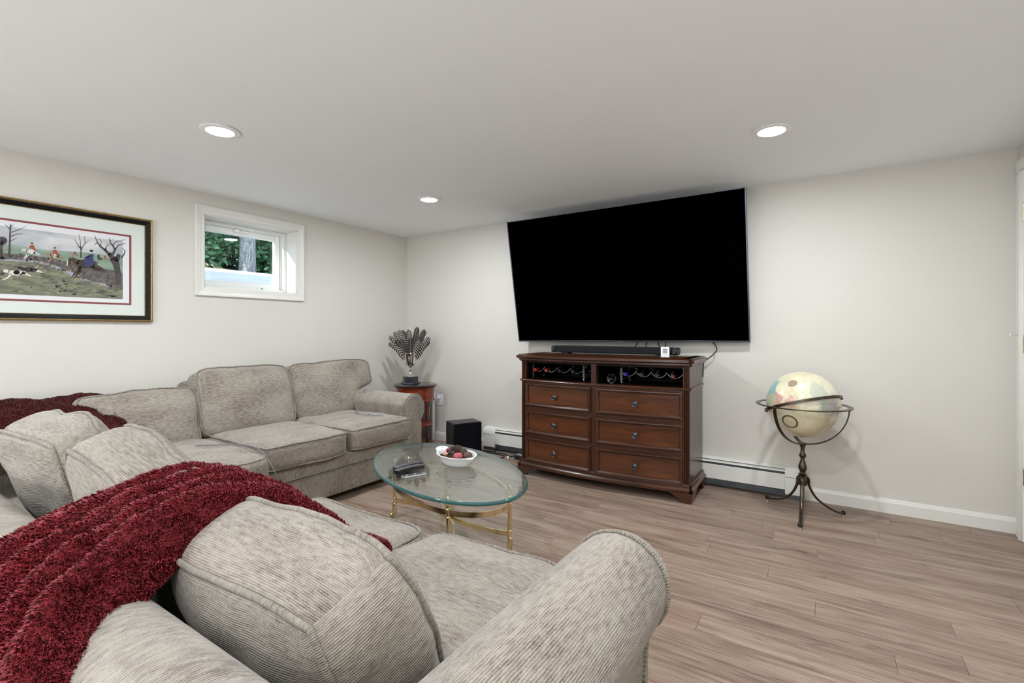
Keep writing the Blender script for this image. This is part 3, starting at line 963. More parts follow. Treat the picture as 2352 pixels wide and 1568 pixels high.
import numpy as np
def mat_pile(name, c0, c1, c2):
    m, nt, p = new_mat(name); L = nt.links.new
    ge = N(nt, 'ShaderNodeNewGeometry')
    rp = ramp(nt, [(0.0, c0), (0.55, c1), (1.0, c2)]); L(ge.outputs['Random Per Island'], rp.inputs[0]); L(rp.outputs[0], p.inputs['Base Color'])
    p.inputs['Roughness'].default_value = 0.55; p.inputs['Specular IOR Level'].default_value = 0.35
    p.inputs['Sheen Weight'].default_value = 0.25; p.inputs['Sheen Tint'].default_value = (1, 0.5, 0.5, 1)
    return m
M_pile = mat_pile('red_pile', (0.24, 0.009, 0.016, 1), (0.32, 0.016, 0.027, 1), (0.41, 0.04, 0.055, 1))
M_piled = mat_pile('dark_red_pile', (0.05, 0.002, 0.003, 1), (0.10, 0.004, 0.007, 1), (0.17, 0.015, 0.02, 1))
def pile(owner, P, count, ln, seed, flip, mat):
    """short plush pile: tapered blades rooted on the throw, leaning in soft tufts"""
    r = np.random.RandomState(seed)
    du = P[1:, :-1] - P[:-1, :-1]; dv = P[:-1, 1:] - P[:-1, :-1]
    cr = np.cross(dv, du); ar = np.linalg.norm(cr, axis=2); nn = cr / np.maximum(ar, 1e-12)[..., None]
    if nn[..., 2].sum() < 0: nn = -nn
    w = ar.ravel() / ar.sum(); idx = r.choice(w.size, count, p=w); I, J = np.unravel_index(idx, ar.shape)
    a, b = r.rand(count, 1), r.rand(count, 1)
    root = P[I, J] + du[I, J] * a + dv[I, J] * b
    nrm_ = nn[I, J]
    cell = np.floor(root / 0.014 + r.rand(count, 3) * 0.35).astype(np.int64)
    h = (cell[:, 0] * 73856093) ^ (cell[:, 1] * 19349663) ^ (cell[:, 2] * 83492791)
    def hv(k):
        return (((h * (2654435761 + 2 * k) + 977 * k) >> 7) % 10007) / 10007.0 * 2 - 1
    tuft = np.stack([hv(1), hv(2), hv(3)], 1)
    t1 = du[I, J] / np.maximum(np.linalg.norm(du[I, J], axis=1, keepdims=True), 1e-9)
    d = nrm_ * 0.85 + tuft * 0.12 + r.normal(0, 0.09, (count, 3)) + t1 * 0.45
    d /= np.linalg.norm(d, axis=1, keepdims=True)
    d += nrm_ * np.maximum(0.25 - (d * nrm_).sum(1, keepdims=True), 0); d /= np.linalg.norm(d, axis=1, keepdims=True)
    L_ = ln * (0.7 + 0.6 * r.rand(count, 1)) * (0.8 + 0.35 * hv(5)[:, None])
    s_ = np.cross(d, r.normal(0, 1, (count, 3))); s_ /= np.linalg.norm(s_, axis=1, keepdims=True)
    wd = 0.0011 * (0.8 + 0.5 * r.rand(count, 1))
    bend = t1 * 0.25 + np.array([0, 0, -0.15])
    root = root - nrm_ * 0.001
    mid = root + d * L_ * 0.55; tip = root + d * L_ + bend * L_ * 0.5
    V = np.stack([root - s_ * wd, root + s_ * wd, mid - s_ * wd * 0.8, mid + s_ * wd * 0.8, tip - s_ * wd * 0.25, tip + s_ * wd * 0.25], 1)
    k = np.arange(count)[:, None] * 6
    F = np.concatenate([k + np.array([[0, 1, 3, 2]]), k + np.array([[2, 3, 5, 4]])], 0)
    me = bpy.data.meshes.new('pile')
    org = np.array(wl(owner)); V = V.reshape(-1, 3) - org
    me.vertices.add(len(V)); me.vertices.foreach_set('co', V.ravel())
    me.loops.add(F.size); me.loops.foreach_set('vertex_index', F.ravel().astype(np.int32))
    me.polygons.add(len(F)); me.polygons.foreach_set('loop_start', (np.arange(len(F)) * 4).astype(np.int32))
    me.update(calc_edges=True)
    sn = d * 0.35 + nrm_ * 0.8 + r.normal(0, 0.04, (count, 3)); sn /= np.linalg.norm(sn, axis=1, keepdims=True)
    me.shade_smooth()
    me.normals_split_custom_set_from_vertices(np.repeat(sn, 6, axis=0).tolist())
    me.materials.append(mat)
    c = bpy.data.objects.new('pile', me); COL.objects.link(c); c.parent = owner; c['kind'] = 'stuff'
def throw(name, label, stations, mat, folds, nu=130, hair=220000, hlen=0.0078, pmat=None, seed=3, across='x', amp=0.012, droop=0.0):
    """stations: (y, z, a0, a1); surface swept over them, a across"""
    Ls = spline([Vector((a, b, 0)) for a, b, _, _ in stations], 16)
    A0 = spline([Vector((s[2], 0, 0)) for s in stations], 16); A1 = spline([Vector((s[3], 0, 0)) for s in stations], 16)
    n = len(Ls); g = G()
    for i in range(n):
        t = (Ls[min(i + 1, n - 1)] - Ls[max(i - 1, 0)]).normalized(); nr = Vector((-t.y, t.x, 0))
        if nr.y < 0 and abs(nr.y) > 0.2: nr = -nr
        for j in range(nu + 1):
            f = j / nu
            a = A0[i].x + (A1[i].x - A0[i].x) * f
            e = 1 - abs(2 * f - 1) ** 6
            h = amp * (sin(2 * PI * folds * f + 1.3 * sin(i * 0.07) + seed) * 0.8 + 0.8 * noise.noise(Vector((a * 9, i * 0.07, seed)))) * e + 0.006 * noise.noise(Vector((a * 24, i * 0.10, seed + 5))) + 0.0016 * noise.noise(Vector((a * 70, i * 0.35, seed + 9))) - (0.035 + droop * (f ** 3)) * abs(2 * f - 1) ** 6
            p = Ls[i] + nr * h
            q = Vector((a, p.x, p.y)) if across == 'x' else Vector((p.x, a, p.y))
            g.v.append(q)
    for i in range(n - 1):
        for j in range(nu):
            b = i * (nu + 1) + j
            g.f.append((b, b + 1, b + nu + 2, b + nu + 1)); g.m.append(0)
    o = make(name, g, mat, angle=None, fix=False)
    # normals toward +z side
    up = sum(p.normal.z for p in o.data.polygons)
    if up < 0:
        o.data.flip_normals()
    sm = o.modifiers.new('thick', 'SOLIDIFY'); sm.thickness = 0.012; sm.offset = -1
    o['label'] = label; o['category'] = 'throw blanket'
    n1 = nu + 1
    pile(o, np.array([tuple(v) for v in g.v]).reshape(n, n1, 3), hair, hlen, seed, up < 0, pmat)
    return o
throw('plush_throw', 'bright red plush throw draped over the near sofa back between two cushions',
      [(-2.85, 0.498, 2.74, 2.83), (-2.93, 0.555, 2.62, 2.86), (-3.04, 0.645, 2.50, 2.86), (-3.14, 0.740, 2.45, 2.85), (-3.25, 0.795, 2.46, 2.84),
       (-3.36, 0.805, 2.48, 2.84), (-3.46, 0.785, 2.50, 2.87), (-3.55, 0.758, 2.50, 2.93), (-3.64, 0.735, 2.50, 3.03), (-3.705, 0.68, 2.50, 3.11), (-3.73, 0.55, 2.50, 3.15), (-3.735, 0.30, 2.50, 3.16)],
      M_plush, 5.5, seed=4, amp=0.015, droop=0.06, pmat=M_pile)
throw('plush_throw', 'dark red plush throw over the corner of the sofa at the left edge',
      [(0.028, 0.45, -3.44, -2.62), (0.032, 0.58, -3.44, -2.60), (0.06, 0.715, -3.44, -2.58), (0.15, 0.762, -3.44, -2.58), (0.25, 0.757, -3.44, -2.58), (0.36, 0.742, -3.42, -2.60), (0.46, 0.712, -3.40, -2.64), (0.54, 0.65, -3.38, -2.68), (0.60, 0.57, -3.34, -2.72)],
      M_plushd, 3.0, nu=100, hair=100000, seed=8, pmat=M_piled, across='y', amp=0.010, droop=0.10)

# loose charging cables on the sofa
M_gcable = simple('grey_cable', (0.16, 0.17, 0.19, 1), 0.45, var=0.1)
g = G(); pts = spline([(0.50, -1.00, 0.655), (0.56, -1.06, 0.648), (0.62, -1.10, 0.60), (0.66, -1.16, 0.53), (0.70, -1.26, 0.502), (0.80, -1.33, 0.499), (0.90, -1.33, 0.497), (0.96, -1.30, 0.494), (1.0, -1.25, 0.490)], 8)
g.tube(pts, 0.003, 8); g.sphere((0.92, -1.318, 0.500), 0.008, 10, 6)
o = make('charging_cable', g, M_gcable, angle=None); o['label'] = 'thin grey cable trailing from the far sofa arm onto the seat, with a knot'; o['category'] = 'cable'
g = G(); pts = spline([(0.86, -2.52, 0.488), (0.98, -2.44, 0.492), (1.10, -2.36, 0.488), (1.2, -2.335, 0.47), (1.30, -2.34, 0.42), (1.345, -2.33, 0.36), (1.35, -2.315, 0.30)], 8)
g.tube(pts, 0.003, 8)
o = make('charging_cable', g, M_gcable, angle=None); o['label'] = 'thin grey cable lying over the rounded corner seat cushion'; o['category'] = 'cable'
# ---------------------------------------------------------------- television
def rot_frame(b, ex, up):
    ex = Vector(ex).normalized(); up = Vector(up); up = (up - ex * up.dot(ex)).normalized(); y = up.cross(ex)
    return Matrix(((ex.x, y.x, up.x, b[0]), (ex.y, y.y, up.y, b[1]), (ex.z, y.z, up.z, b[2]), (0, 0, 0, 1)))
yaw, pit, rol, TW = 0.032, 0.190, 0.008, 1.903
ex = Vector((cos(yaw), sin(yaw), 0)); nrm = Vector((sin(yaw), -cos(yaw), 0))
upv = Vector((0, 0, 1)) * cos(pit) + nrm * sin(pit)
ex2 = ex * cos(rol) + upv * sin(rol); up2 = upv * cos(rol) - ex * sin(rol)
TVM = rot_frame((2.490, -0.088, 1.058), ex2, up2)     # local: x across, y into the wall, z up the screen
TH = TW * 9 / 16
M_screen = simple('screen_black', (0.0003, 0.0003, 0.0003, 1), 0.6, var=0.0, spec=0.0)
M_bezel = simple('bezel_metal', (0.11, 0.118, 0.145, 1), 0.35, 0.8, var=0.1)
tv = thing('television', 'huge black flat television tilted down from the back wall above the dresser', 'television', TVM @ Vector((0, 0, 0)))
g = G(); g.box(-TW / 2 + 0.009, TW / 2 - 0.009, -0.0015, 0.012, 0.012, TH - 0.006, 0.001, M=TVM); make('screen', g, M_screen, tv, smooth=False)
g = G()
g.box(-TW / 2, -TW / 2 + 0.0095, -0.004, 0.022, 0, TH, 0.002, M=TVM); g.box(TW / 2 - 0.0095, TW / 2, -0.004, 0.022, 0, TH, 0.002, M=TVM)
g.box(-TW / 2 + 0.009, TW / 2 - 0.009, -0.004, 0.022, 0, 0.0125, 0.002, M=TVM); g.box(-TW / 2 + 0.009, TW / 2 - 0.009, -0.004, 0.022, TH - 0.0065, TH, 0.002, M=TVM)
make('bezel', g, M_bezel, tv)
g = G(); g.box(-TW / 2 + 0.01, TW / 2 - 0.01, 0.012, 0.024, 0.01, TH - 0.01, 0.003, M=TVM); g.box(-0.62, 0.62, 0.022, 0.045, 0.08, 0.62, 0.015, M=TVM); make('back_panel', g, M_black, tv)
g = G(); g.box(-0.022, 0.022, -0.0045, 0.012, -0.006, 0.004, 0.002, M=TVM); make('logo_tab', g, simple('tab_grey', (0.25, 0.25, 0.28, 1), 0.35, 0.6), tv)
for sx in (-0.25, 0.25):
    g = G()
    p = TVM @ Vector((sx, 0.045, 0.45)); q = TVM @ Vector((sx, 0.045, 0.70)); q2 = TVM @ Vector((sx, 0.03, 0.70))
    g.box(p.x - 0.02, p.x + 0.02, p.y - 0.012, -0.004, p.z - 0.15, p.z + 0.02, 0.002)
    g.tube([(q.x, q2.y - 0.005, q.z), (p.x, -0.022, q.z - 0.12)], 0.012, 8)
    g.box(p.x - 0.03, p.x + 0.03, -0.014, -0.002, 1.35, 1.75, 0.002)
    make('wall_bracket', g, M_darkiron, tv)

# cables hanging behind the television
CN = 0
def cable(name, label, pts, r, mat, per=8, cat='cable', group=None, seg=8):
    g = G(); g.tube(spline(pts, per), r, seg); o = make(name, g, mat, angle=None)
    o['label'] = label; o['category'] = cat
    if group: o['group'] = group
    return o
cable('cable', 'black cable looping from the television down behind the right end of the dresser',
      [(3.14, -0.045, 1.14), (3.165, -0.045, 1.085), (3.205, -0.055, 1.045), (3.217, -0.055, 1.01), (3.195, -0.055, 0.975), (3.155, -0.055, 0.94), (3.125, -0.05, 0.905), (3.118, -0.045, 0.80)], 0.0042, M_cable)
for (x0, x1, lb) in ((2.62, 2.595, 'first from the left'), (2.69, 2.70, 'second from the left'), (2.785, 2.82, 'third from the left'), (2.845, 2.84, 'rightmost')):
    cable('cable', 'short black cable between television and sound bar, %s of four' % lb, [(x0, -0.040, 1.13), (x0, -0.042, 1.06), ((x0 + x1) / 2, -0.07, 1.02), (x1, -0.10, 0.985)], 0.0042, M_cable)

# ---------------------------------------------------------------- dresser
DX0, DX1, DYF, DYB, DTOP = 1.830, 3.128, -0.525, -0.100, 0.962
DXC = (DX0 + DX1) / 2
def bow(x, amt=0.052):
    t = (x - DXC) / ((DX1 - DX0) / 2 - 0.05)
    return amt * max(0.0, 1 - t * t)
def bowsweep(g, prof, x0, x1, n=14, off=0.0, amt=0.052, yf=DYF, m=0):
    """prof: closed list (d, z); d outward from the bowed front"""
    rings = []
    for i in range(n + 1):
        x = x0 + (x1 - x0) * i / n
        rings.append([Vector((x, yf - bow(x, amt) - d - off, z)) for d, z in prof])
    g.loft(rings, m=m); return g
dr = thing('dresser', 'dark mahogany bow-front media dresser with six drawers under the television', 'dresser', (DXC, -0.3, 0))
# top
def topprof(zt):
    return [(-0.41, zt), (0.012, zt), (0.024, zt - 0.006), (0.034, zt - 0.010), (0.034, zt - 0.026), (0.028, zt - 0.032), (0.018, zt - 0.036), (0.018, zt - 0.046), (0.006, zt - 0.056), (-0.41, zt - 0.056)]
g = G()
rings = []
for i in range(25):
    x = DX0 + (DX1 - DX0) * i / 24
    rings.append([Vector((x, DYF - bow(x) - d, z)) for d, z in topprof(DTOP)])
pr = topprof(DTOP)
def side_ring(sgn, f):
    xb = DX1 if sgn > 0 else DX0
    return [Vector((xb + sgn * (max(d, -0.0) if d > -0.4 else 0.0) * f, DYF - (d if d > -0.4 else -0.41), z)) for d, z in pr]
g.loft(rings)
# side overhang strips
for sgn in (-1, 1):
    xb = DX1 if sgn > 0 else DX0
    r0 = [Vector((xb + sgn * (d if d > -0.4 else -0.05), DYF - (d if d > -0.4 else 0.0), z)) for d, z in pr]
    r1 = [Vector((xb + sgn * (d if d > -0.4 else -0.05), DYB - 0.005, z)) for d, z in pr]
    g.loft([r0, r1])
make('top', g, M_mahog, dr, angle=30)
# carcass
for xs_ in (DX0, DX1):
    sgn = -1 if xs_ == DX0 else 1
    g = G(); g.box(xs_, xs_ - sgn * 0.022, DYF + 0.03, DYB, 0.10, DTOP - 0.056, 0.002); make('side_panel', g, M_mahogv, dr)
    g = G(); g.tube([(xs_ + sgn * 0.002, DYF + 0.005, 0.755), (xs_ + sgn * 0.002, DYB, 0.755)], 0.009, 8); make('side_bead', g, M_mahog, dr)
g = G(); g.box(DX0 + 0.02, DX1 - 0.02, DYB - 0.012, DYB, 0.09, DTOP - 0.05); make('back_panel', g, M_cubbyshade, dr, smooth=False)
# fluted pilasters
for (a, b) in ((DX0, DX0 + 0.038), (DX1 - 0.044, DX1)):
    for (z0, z1) in ((0.120, 0.746), (0.764, DTOP - 0.056)):
        w = b - a; pts = []
        nf = 3
        pts.append((a, DYF + 0.035)); pts.append((a, DYF - 0.004))
        for k in range(nf):
            c0 = a + w * (0.14 + 0.72 * k / nf); c1 = a + w * (0.14 + 0.72 * (k + 1) / nf); e = (c1 - c0) * 0.16
            pts += [(c0 + e, DYF - 0.004), (c0 + e * 1.6, DYF + 0.003), ((c0 + c1) / 2, DYF + 0.006), (c1 - e * 1.6, DYF + 0.003), (c1 - e, DYF - 0.004)]
        pts += [(b, DYF - 0.004), (b, DYF + 0.035)]
        g = G(); g.loft([[Vector((x, y, z)) for x, y in pts] for z in (z0, z1)]); make('pilaster', g, M_mahogv, dr, angle=35)
XM0, XM1 = 2.446, 2.486
g = G(); bowsweep(g, [(-0.03, 0.762), (0.0, 0.762), (0.0, 0.906), (-0.03, 0.906)], XM0, XM1, 2); g2 = g
bowsweep(g, [(-0.03, 0.11), (-0.002, 0.11), (-0.002, 0.749), (-0.03, 0.749)], XM0 - 0.002, XM1, 2); make('centre_stile', g, M_mahogv, dr, angle=30)
g = G(); g.box(XM0, XM1, DYF + 0.0, DYB, 0.755, 0.905); make('cubby_divider', g, M_cubbyshade, dr, smooth=False)
# waist moulding, cubby floor and top rail, liners
g = G(); bowsweep(g, [(-0.03, 0.746), (0.002, 0.746), (0.012, 0.749), (0.014, 0.755), (0.010, 0.761), (0.0, 0.764), (-0.03, 0.764)], DX0 - 0.012, DX1 + 0.012, 20); make('waist_moulding', g, M_mahog, dr, angle=50)
g = G(); bowsweep(g, [(-0.40, 0.748), (0.0, 0.748), (0.0, 0.7585), (-0.40, 0.7585)], DX0 + 0.02, DX1 - 0.02, 16); make('cubby_floor', g, M_cubbyshade, dr, smooth=False)
g = G(); bowsweep(g, [(-0.38, 0.895), (-0.012, 0.895), (-0.012, 0.908), (-0.38, 0.908)], DX0 + 0.03, DX1 - 0.03, 16); make('cubby_ceiling', g, M_cubbyshade, dr, smooth=False)
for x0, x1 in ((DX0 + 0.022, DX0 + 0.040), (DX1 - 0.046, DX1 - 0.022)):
    g = G(); g.box(x0, x1, DYF + 0.03, DYB, 0.755, 0.905); make('cubby_side', g, M_cubbyshade, dr, smooth=False)
# rails between drawers
for (z0, z1) in ((0.732, 0.750), (0.516, 0.554), (0.300, 0.338), (0.096, 0.120)):
    g = G(); bowsweep(g, [(-0.035, z0), (-0.004, z0), (-0.004, z1), (-0.035, z1)], DX0 + 0.036, DX1 - 0.042, 16); make('drawer_rail', g, M_mahog, dr, angle=40)
# drawers
def drawer(x0, x1, z0, z1):
    g = G()
    bowsweep(g, [(-0.20, z0 + 0.002), (-0.001, z0 + 0.002), (-0.001, z1 - 0.002), (-0.20, z1 - 0.002)], x0 + 0.002, x1 - 0.002, 12)
    fw = 0.025
    def fr(za, zb, flip):
        p = [(0.0, za), (0.010, za), (0.019, za + 0.005), (0.020, za + 0.011), (0.012, zb - 0.003), (0.0, zb)]
        if flip: p = [(d, za + zb - z) for d, z in reversed(p)]
        return p
    d = make('drawer', g, M_drawer, dr, angle=40)
    g = G()
    bowsweep(g, fr(z0, z0 + fw, False), x0, x1, 12, off=-0.002); bowsweep(g, fr(z1 - fw, z1, True), x0, x1, 12, off=-0.002)
    for (a, b, sg) in ((x0, x0 + fw, 1), (x1 - fw, x1, -1)):
        o = a if sg > 0 else b
        ring = lambda z: [Vector((o + sg * dx, DYF - bow(o + sg * dx) - dd, z)) for dx, dd in ((0, -0.002), (0, 0.010), (0.005, 0.0185), (0.011, 0.0195), (0.021, 0.011), (0.025, -0.002))]
        g.loft([ring(z0 + 0.001), ring(z1 - 0.001)])
    make('drawer_moulding', g, M_mahog, d, angle=30)
    xc, zc = (x0 + x1) / 2 - 0.012, (z0 + z1) / 2 - 0.003
    M = Matrix.Rotation(PI / 2, 3, 'X')
    g = G(); g.lathe([(0.0, 0.0), (0.011, 0.0), (0.009, 0.006), (0.008, 0.014), (0.014, 0.019), (0.0215, 0.023), (0.0225, 0.027), (0.020, 0.030), (0.015, 0.0285), (0.012, 0.0295), (0.008, 0.033), (0.0, 0.0345)], (xc, DYF - bow(xc) - 0.0, zc), 24, M)
    make('knob', g, M_pewter, d, angle=30)
for (z0, z1) in ((0.552, 0.735), (0.336, 0.518), (0.118, 0.302)):
    drawer(DX0 + 0.038, XM0 - 0.002, z0, z1); drawer(XM1, DX1 - 0.045, z0, z1)
# base mouldings
g = G()
bp1 = [(-0.06, 0.122), (0.010, 0.122), (0.012, 0.118), (0.012, 0.100), (0.022, 0.094), (0.026, 0.088), (0.026, 0.076), (0.020, 0.071), (0.020, 0.066), (-0.06, 0.066)]
bowsweep(g, bp1, DX0, DX1, 24)
for sgn in (-1, 1):
    xb = DX1 if sgn > 0 else DX0
    r0 = [Vector((xb + sgn * d, DYF - d, z)) for d, z in bp1]; r1 = [Vector((xb + sgn * d, DYB + 0.0, z)) for d, z in bp1]
    g.loft([r0, r1])
make('base_moulding', g, M_mahog, dr, angle=30)
# ogee bracket feet
def bracket(sx, sy):
    g = G()
    xb = (DX1 + 0.024) if sx > 0 else (DX0 - 0.024); yb = (DYF - 0.034) if sy < 0 else (DYB - 0.002)
    def outline(L):  # (along, z)
        return [(0.002, 0.0), (0.000, 0.03), (0.0, 0.072), (L, 0.072), (L - 0.004, 0.064), (L - 0.030, 0.056), (L - 0.045, 0.040), (L - 0.072, 0.030), (L - 0.082, 0.012), (L - 0.086, 0.0)]
    def ogee(z):
        t = z / 0.072; return 0.009 * (1 - t) ** 1.5
    # leg along x
    for (L, ax) in ((0.165, 'x'), (0.15, 'y')):
        pts = outline(L); fr, bk = [], []
        for (a, z) in pts:
            o = ogee(z)
            if ax == 'x':
                fr.append(Vector((xb - sx * max(a, o), yb + (-sy) * o, z))); bk.append(Vector((xb - sx * max(a, o), yb - sy * 0.026, z)))
            else:
                fr.append(Vector((xb - sx * o, yb - sy * max(a, o), z))); bk.append(Vector((xb - sx * 0.026, yb - sy * max(a, o), z)))
        g.loft([fr, bk])
    make('bracket_foot', g, M_mahog, dr, angle=30)
for sx in (-1, 1):
    bracket(sx, -1); bracket(sx, 1)
dr.rotation_euler = (0, 0, 0.022)

# ---------------------------------------------------------------- wine racks and bottles in the cubbies
M_wire = simple('rack_wire', (0.55, 0.56, 0.58, 1), 0.3, 1.0, var=0.05)
M_rackend = simple('rack_end_grey', (0.16, 0.165, 0.18, 1), 0.45, 0.3, var=0.15)
def rack(x0, n, period, label):
    z0 = 0.7585
    t = thing('wine_rack', label, 'wine rack', (x0 + n * period / 2, -0.36, z0))
    x1 = x0 + n * period
    ends = [x0] + ([x1] if x1 < 3.04 else [])
    for xe in ends:
        for yy in (-0.425, -0.245):
            g = G(); g.box(xe - 0.008, xe + 0.008, yy - 0.010, yy + 0.010, z0 + 0.018, z0 + 0.118, 0.002); make('upright', g, M_rackend, t)
            g = G(); g.sphere((xe, yy, z0 + 0.0095), 0.0095, 12, 8); make('foot', g, M_wire, t)
        g = G(); g.tube([(xe, -0.425, z0 + 0.03), (xe, -0.245, z0 + 0.03)], 0.003, 6); make('tie_rod', g, M_wire, t)
    for yy in (-0.432, -0.245):
        pts = []
        for k in range(n):
            for i in range(13):
                f = i / 12
                xx = x0 + (k + f) * period
                if xx > (x1 if len(ends) > 1 else 3.072) - 0.002: break
                s = abs(2 * f - 1)
                pts.append((xx, yy, z0 + 0.058 + 0.047 * (1 - math.sqrt(max(0, 1 - s ** 1.6 * 0.985)))))
        g = G(); g.tube(pts, 0.0024, 6); make('wave_wire', g, M_wire, t, angle=None)
    return t
rack(1.868, 4, 0.1145, 'scalloped wire wine rack in the left cubby of the dresser')
rack(2.628, 4, 0.1105, 'scalloped wire wine rack in the right cubby of the dresser')
M_bottle = simple('dark_bottle_glass', (0.004, 0.006, 0.005, 1), 0.08, var=0.1, coat=0.5)
def bottle(x, z, label, capc, neck_y=-0.455, base=False):
    t = thing('wine_bottle', label, 'bottle', (x, -0.3, z - 0.037), 'wine bottles lying in the dresser cubbies')
    M = Matrix.Rotation(-PI / 2, 3, 'X')          # local z -> +y
    cm = simple('capsule_%d' % (len(bpy.data.materials)), capc, 0.35, 0.3, var=0.1)
    if not base:
        g = G(); g.lathe([(0.0137, 0.052), (0.0138, 0.075), (0.018, 0.092), (0.031, 0.118), (0.0365, 0.14), (0.0368, 0.29), (0.034, 0.296), (0.0, 0.290)], (x, neck_y, z), 24, M); make('bottle_body', g, M_bottle, t)
        g = G(); g.lathe([(0.0, 0.0), (0.012, 0.0), (0.0140, 0.002), (0.0142, 0.050), (0.0142, 0.055), (0.0, 0.055)], (x, neck_y, z), 24, M); make('capsule', g, cm, t)
    else:
        g = G(); g.lathe([(0.0, 0.022), (0.016, 0.014), (0.028, 0.001), (0.033, 0.0), (0.0355, 0.004), (0.0358, 0.19), (0.030, 0.215), (0.016, 0.245), (0.0140, 0.26)], (x, neck_y, z), 28, M); make('bottle_body', g, M_bottle, t)
        g = G(); g.lathe([(0.0145, 0.26), (0.0145, 0.318), (0.012, 0.32), (0.0, 0.32)], (x, neck_y, z), 20, M); make('capsule', g, cm, t)
        g = G(); g.tube([(x + 0.0335 * cos(a), neck_y - 0.0005, z + 0.0335 * sin(a)) for a in [2 * PI * k / 28 for k in range(28)]], 0.0014, 6, True); make('base_rim_glint', g, simple('rim_glint', (0.3, 0.3, 0.33, 1), 0.2, 0.8), t)  # pale ring modelled as the glint along the base rim
ZB = 0.8310
caps = [(1.905, (0.55, 0.06, 0.05, 1), 'wine bottle with bright red cap, leftmost in the left cubby'),
        (2.006, (0.48, 0.07, 0.05, 1), 'wine bottle with red cap, second from left in the left cubby'),
        (2.128, (0.02, 0.02, 0.022, 1), 'wine bottle with black cap, third from left in the left cubby'),
        (2.243, (0.03, 0.04, 0.06, 1), 'wine bottle with dark blue-black cap, rightmost in the left cubby'),
        (2.664, (0.05, 0.045, 0.42, 1), 'wine bottle with violet blue cap in the right cubby'),
        (2.784, (0.035, 0.045, 0.065, 1), 'wine bottle with slate cap next to the violet one'),
        (2.894, (0.04, 0.05, 0.07, 1), 'wine bottle with slate cap next to the dusty red one'),
        (3.004, (0.20, 0.055, 0.05, 1), 'wine bottle with dusty red cap, rightmost in the right cubby')]
for (x, c, lb) in caps:
    bottle(x, ZB - 0.0, lb, c)
bottle(2.562, 0.7585 + 0.0362, 'bottle lying base outward on the floor of the right cubby', (0.02, 0.02, 0.02, 1), neck_y=-0.462, base=True)

# ---------------------------------------------------------------- sound bar and sign stand
sb = thing('sound_bar', 'long black sound bar on the dresser below the television', 'sound bar', (2.49, -0.27, DTOP))
M_grille = simple('speaker_cloth', (0.012, 0.0125, 0.015, 1), 0.75, var=0.25, scale=300, bump=0.3, bscale=900, spec=0.2)
SBM = Matrix.Translation((2.488, -0.275, DTOP)) @ Matrix.Rotation(math.radians(-1.2), 4, 'Z')
g = G(); g.box(-0.475, 0.475, -0.045, 0.055, 0.010, 0.064, 0.007, M=SBM); make('body', g, M_grille, sb)
for s_ in (-1, 1):
    g = G(); g.box(s_ * 0.474, s_ * 0.515, -0.046, 0.056, 0.009, 0.0645, 0.010, M=SBM); make('end_cap', g, M_black, sb)
    g = G(); g.box(s_ * 0.36, s_ * 0.42, -0.035, 0.045, 0.0, 0.012, 0.002, M=SBM); make('foot', g, M_black, sb)
qs = thing('sign_stand', 'small white tilted acrylic sign standing in front of the sound bar', 'sign', (2.92, -0.40, DTOP))
SQ = Matrix.Translation((2.930, -0.372, DTOP)) @ Matrix.Rotation(math.radians(16), 4, 'Z') @ Matrix.Rotation(math.radians(-14), 4, 'X')
g = G(); g.box(-0.029, 0.029, -0.002, 0.002, 0.002, 0.072, 0.0018, M=SQ); make('plate', g, M_white, qs)
g = G(); g.box(-0.017, 0.017, -0.0024, -0.0015, 0.024, 0.060, 0.0, M=SQ); make('grey_panel', g, simple('sign_grey', srgb(150, 150, 146), 0.5), qs, smooth=False)
g = G(); g.box(-0.023, 0.023, -0.0024, -0.0015, 0.011, 0.0155, 0.0, M=SQ); make('grey_band', g, simple('sign_band', srgb(170, 170, 166), 0.5), qs, smooth=False)
g = G(); g.box(-0.029, 0.029, -0.006, 0.038, 0.0, 0.003, 0.001, M=Matrix.Translation((2.930, -0.372, DTOP)) @ Matrix.Rotation(math.radians(16), 4, 'Z')); make('base', g, M_white, qs)

# ---------------------------------------------------------------- baseboard heater
ht = thing('baseboard_heater', 'long white baseboard heater along the back wall behind the dresser', 'heater', (2.43, -0.04, 0))
HX0, HX1 = 1.235, 3.656
g = G(); g.box(1.10, 3.755, -0.008, 0.0, 0.02, 0.205); make('back_plate', g, M_heater, ht, smooth=False)
g = G(); g.loft([[Vector((x, y, z)) for y, z in ((-0.001, 0.212), (-0.030, 0.213), (-0.050, 0.206), (-0.052, 0.202), (-0.030, 0.207), (-0.001, 0.206))] for x in (HX0, HX1)]); make('hood', g, M_heater, ht, angle=30)
g = G(); g.loft([[Vector((x, y, z)) for y, z in ((-0.040, 0.196), (-0.062, 0.188), (-0.064, 0.184), (-0.042, 0.191))] for x in (HX0, HX1)]); make('damper_blade', g, M_heater, ht, angle=30)
g = G(); g.box(HX0, HX1, -0.066, -0.060, 0.062, 0.168, 0.002); make('front_panel', g, M_heater, ht)
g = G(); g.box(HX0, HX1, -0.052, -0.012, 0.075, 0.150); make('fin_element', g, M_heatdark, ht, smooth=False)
g = G(); g.box(HX0, HX1, -0.0640, -0.058, 0.020, 0.058, 0.002); make('bottom_gap_shade', g, M_metalshade, ht)  # dark strip stands in for the shaded gap below the front panel
g = G(); g.box(HX0 + 0.01, HX1 - 0.01, -0.05, -0.009, 0.17, 0.192); make('slot_shadow_plate', g, M_metalshade, ht, smooth=False)  # dark sheet put in for the shade inside the damper slot
for xx in (1.55, 2.5, 3.42):
    g = G(); g.box(xx, xx + 0.012, -0.063, -0.02, 0.168, 0.186, 0.001); make('damper_clip', g, M_heatdark, ht)
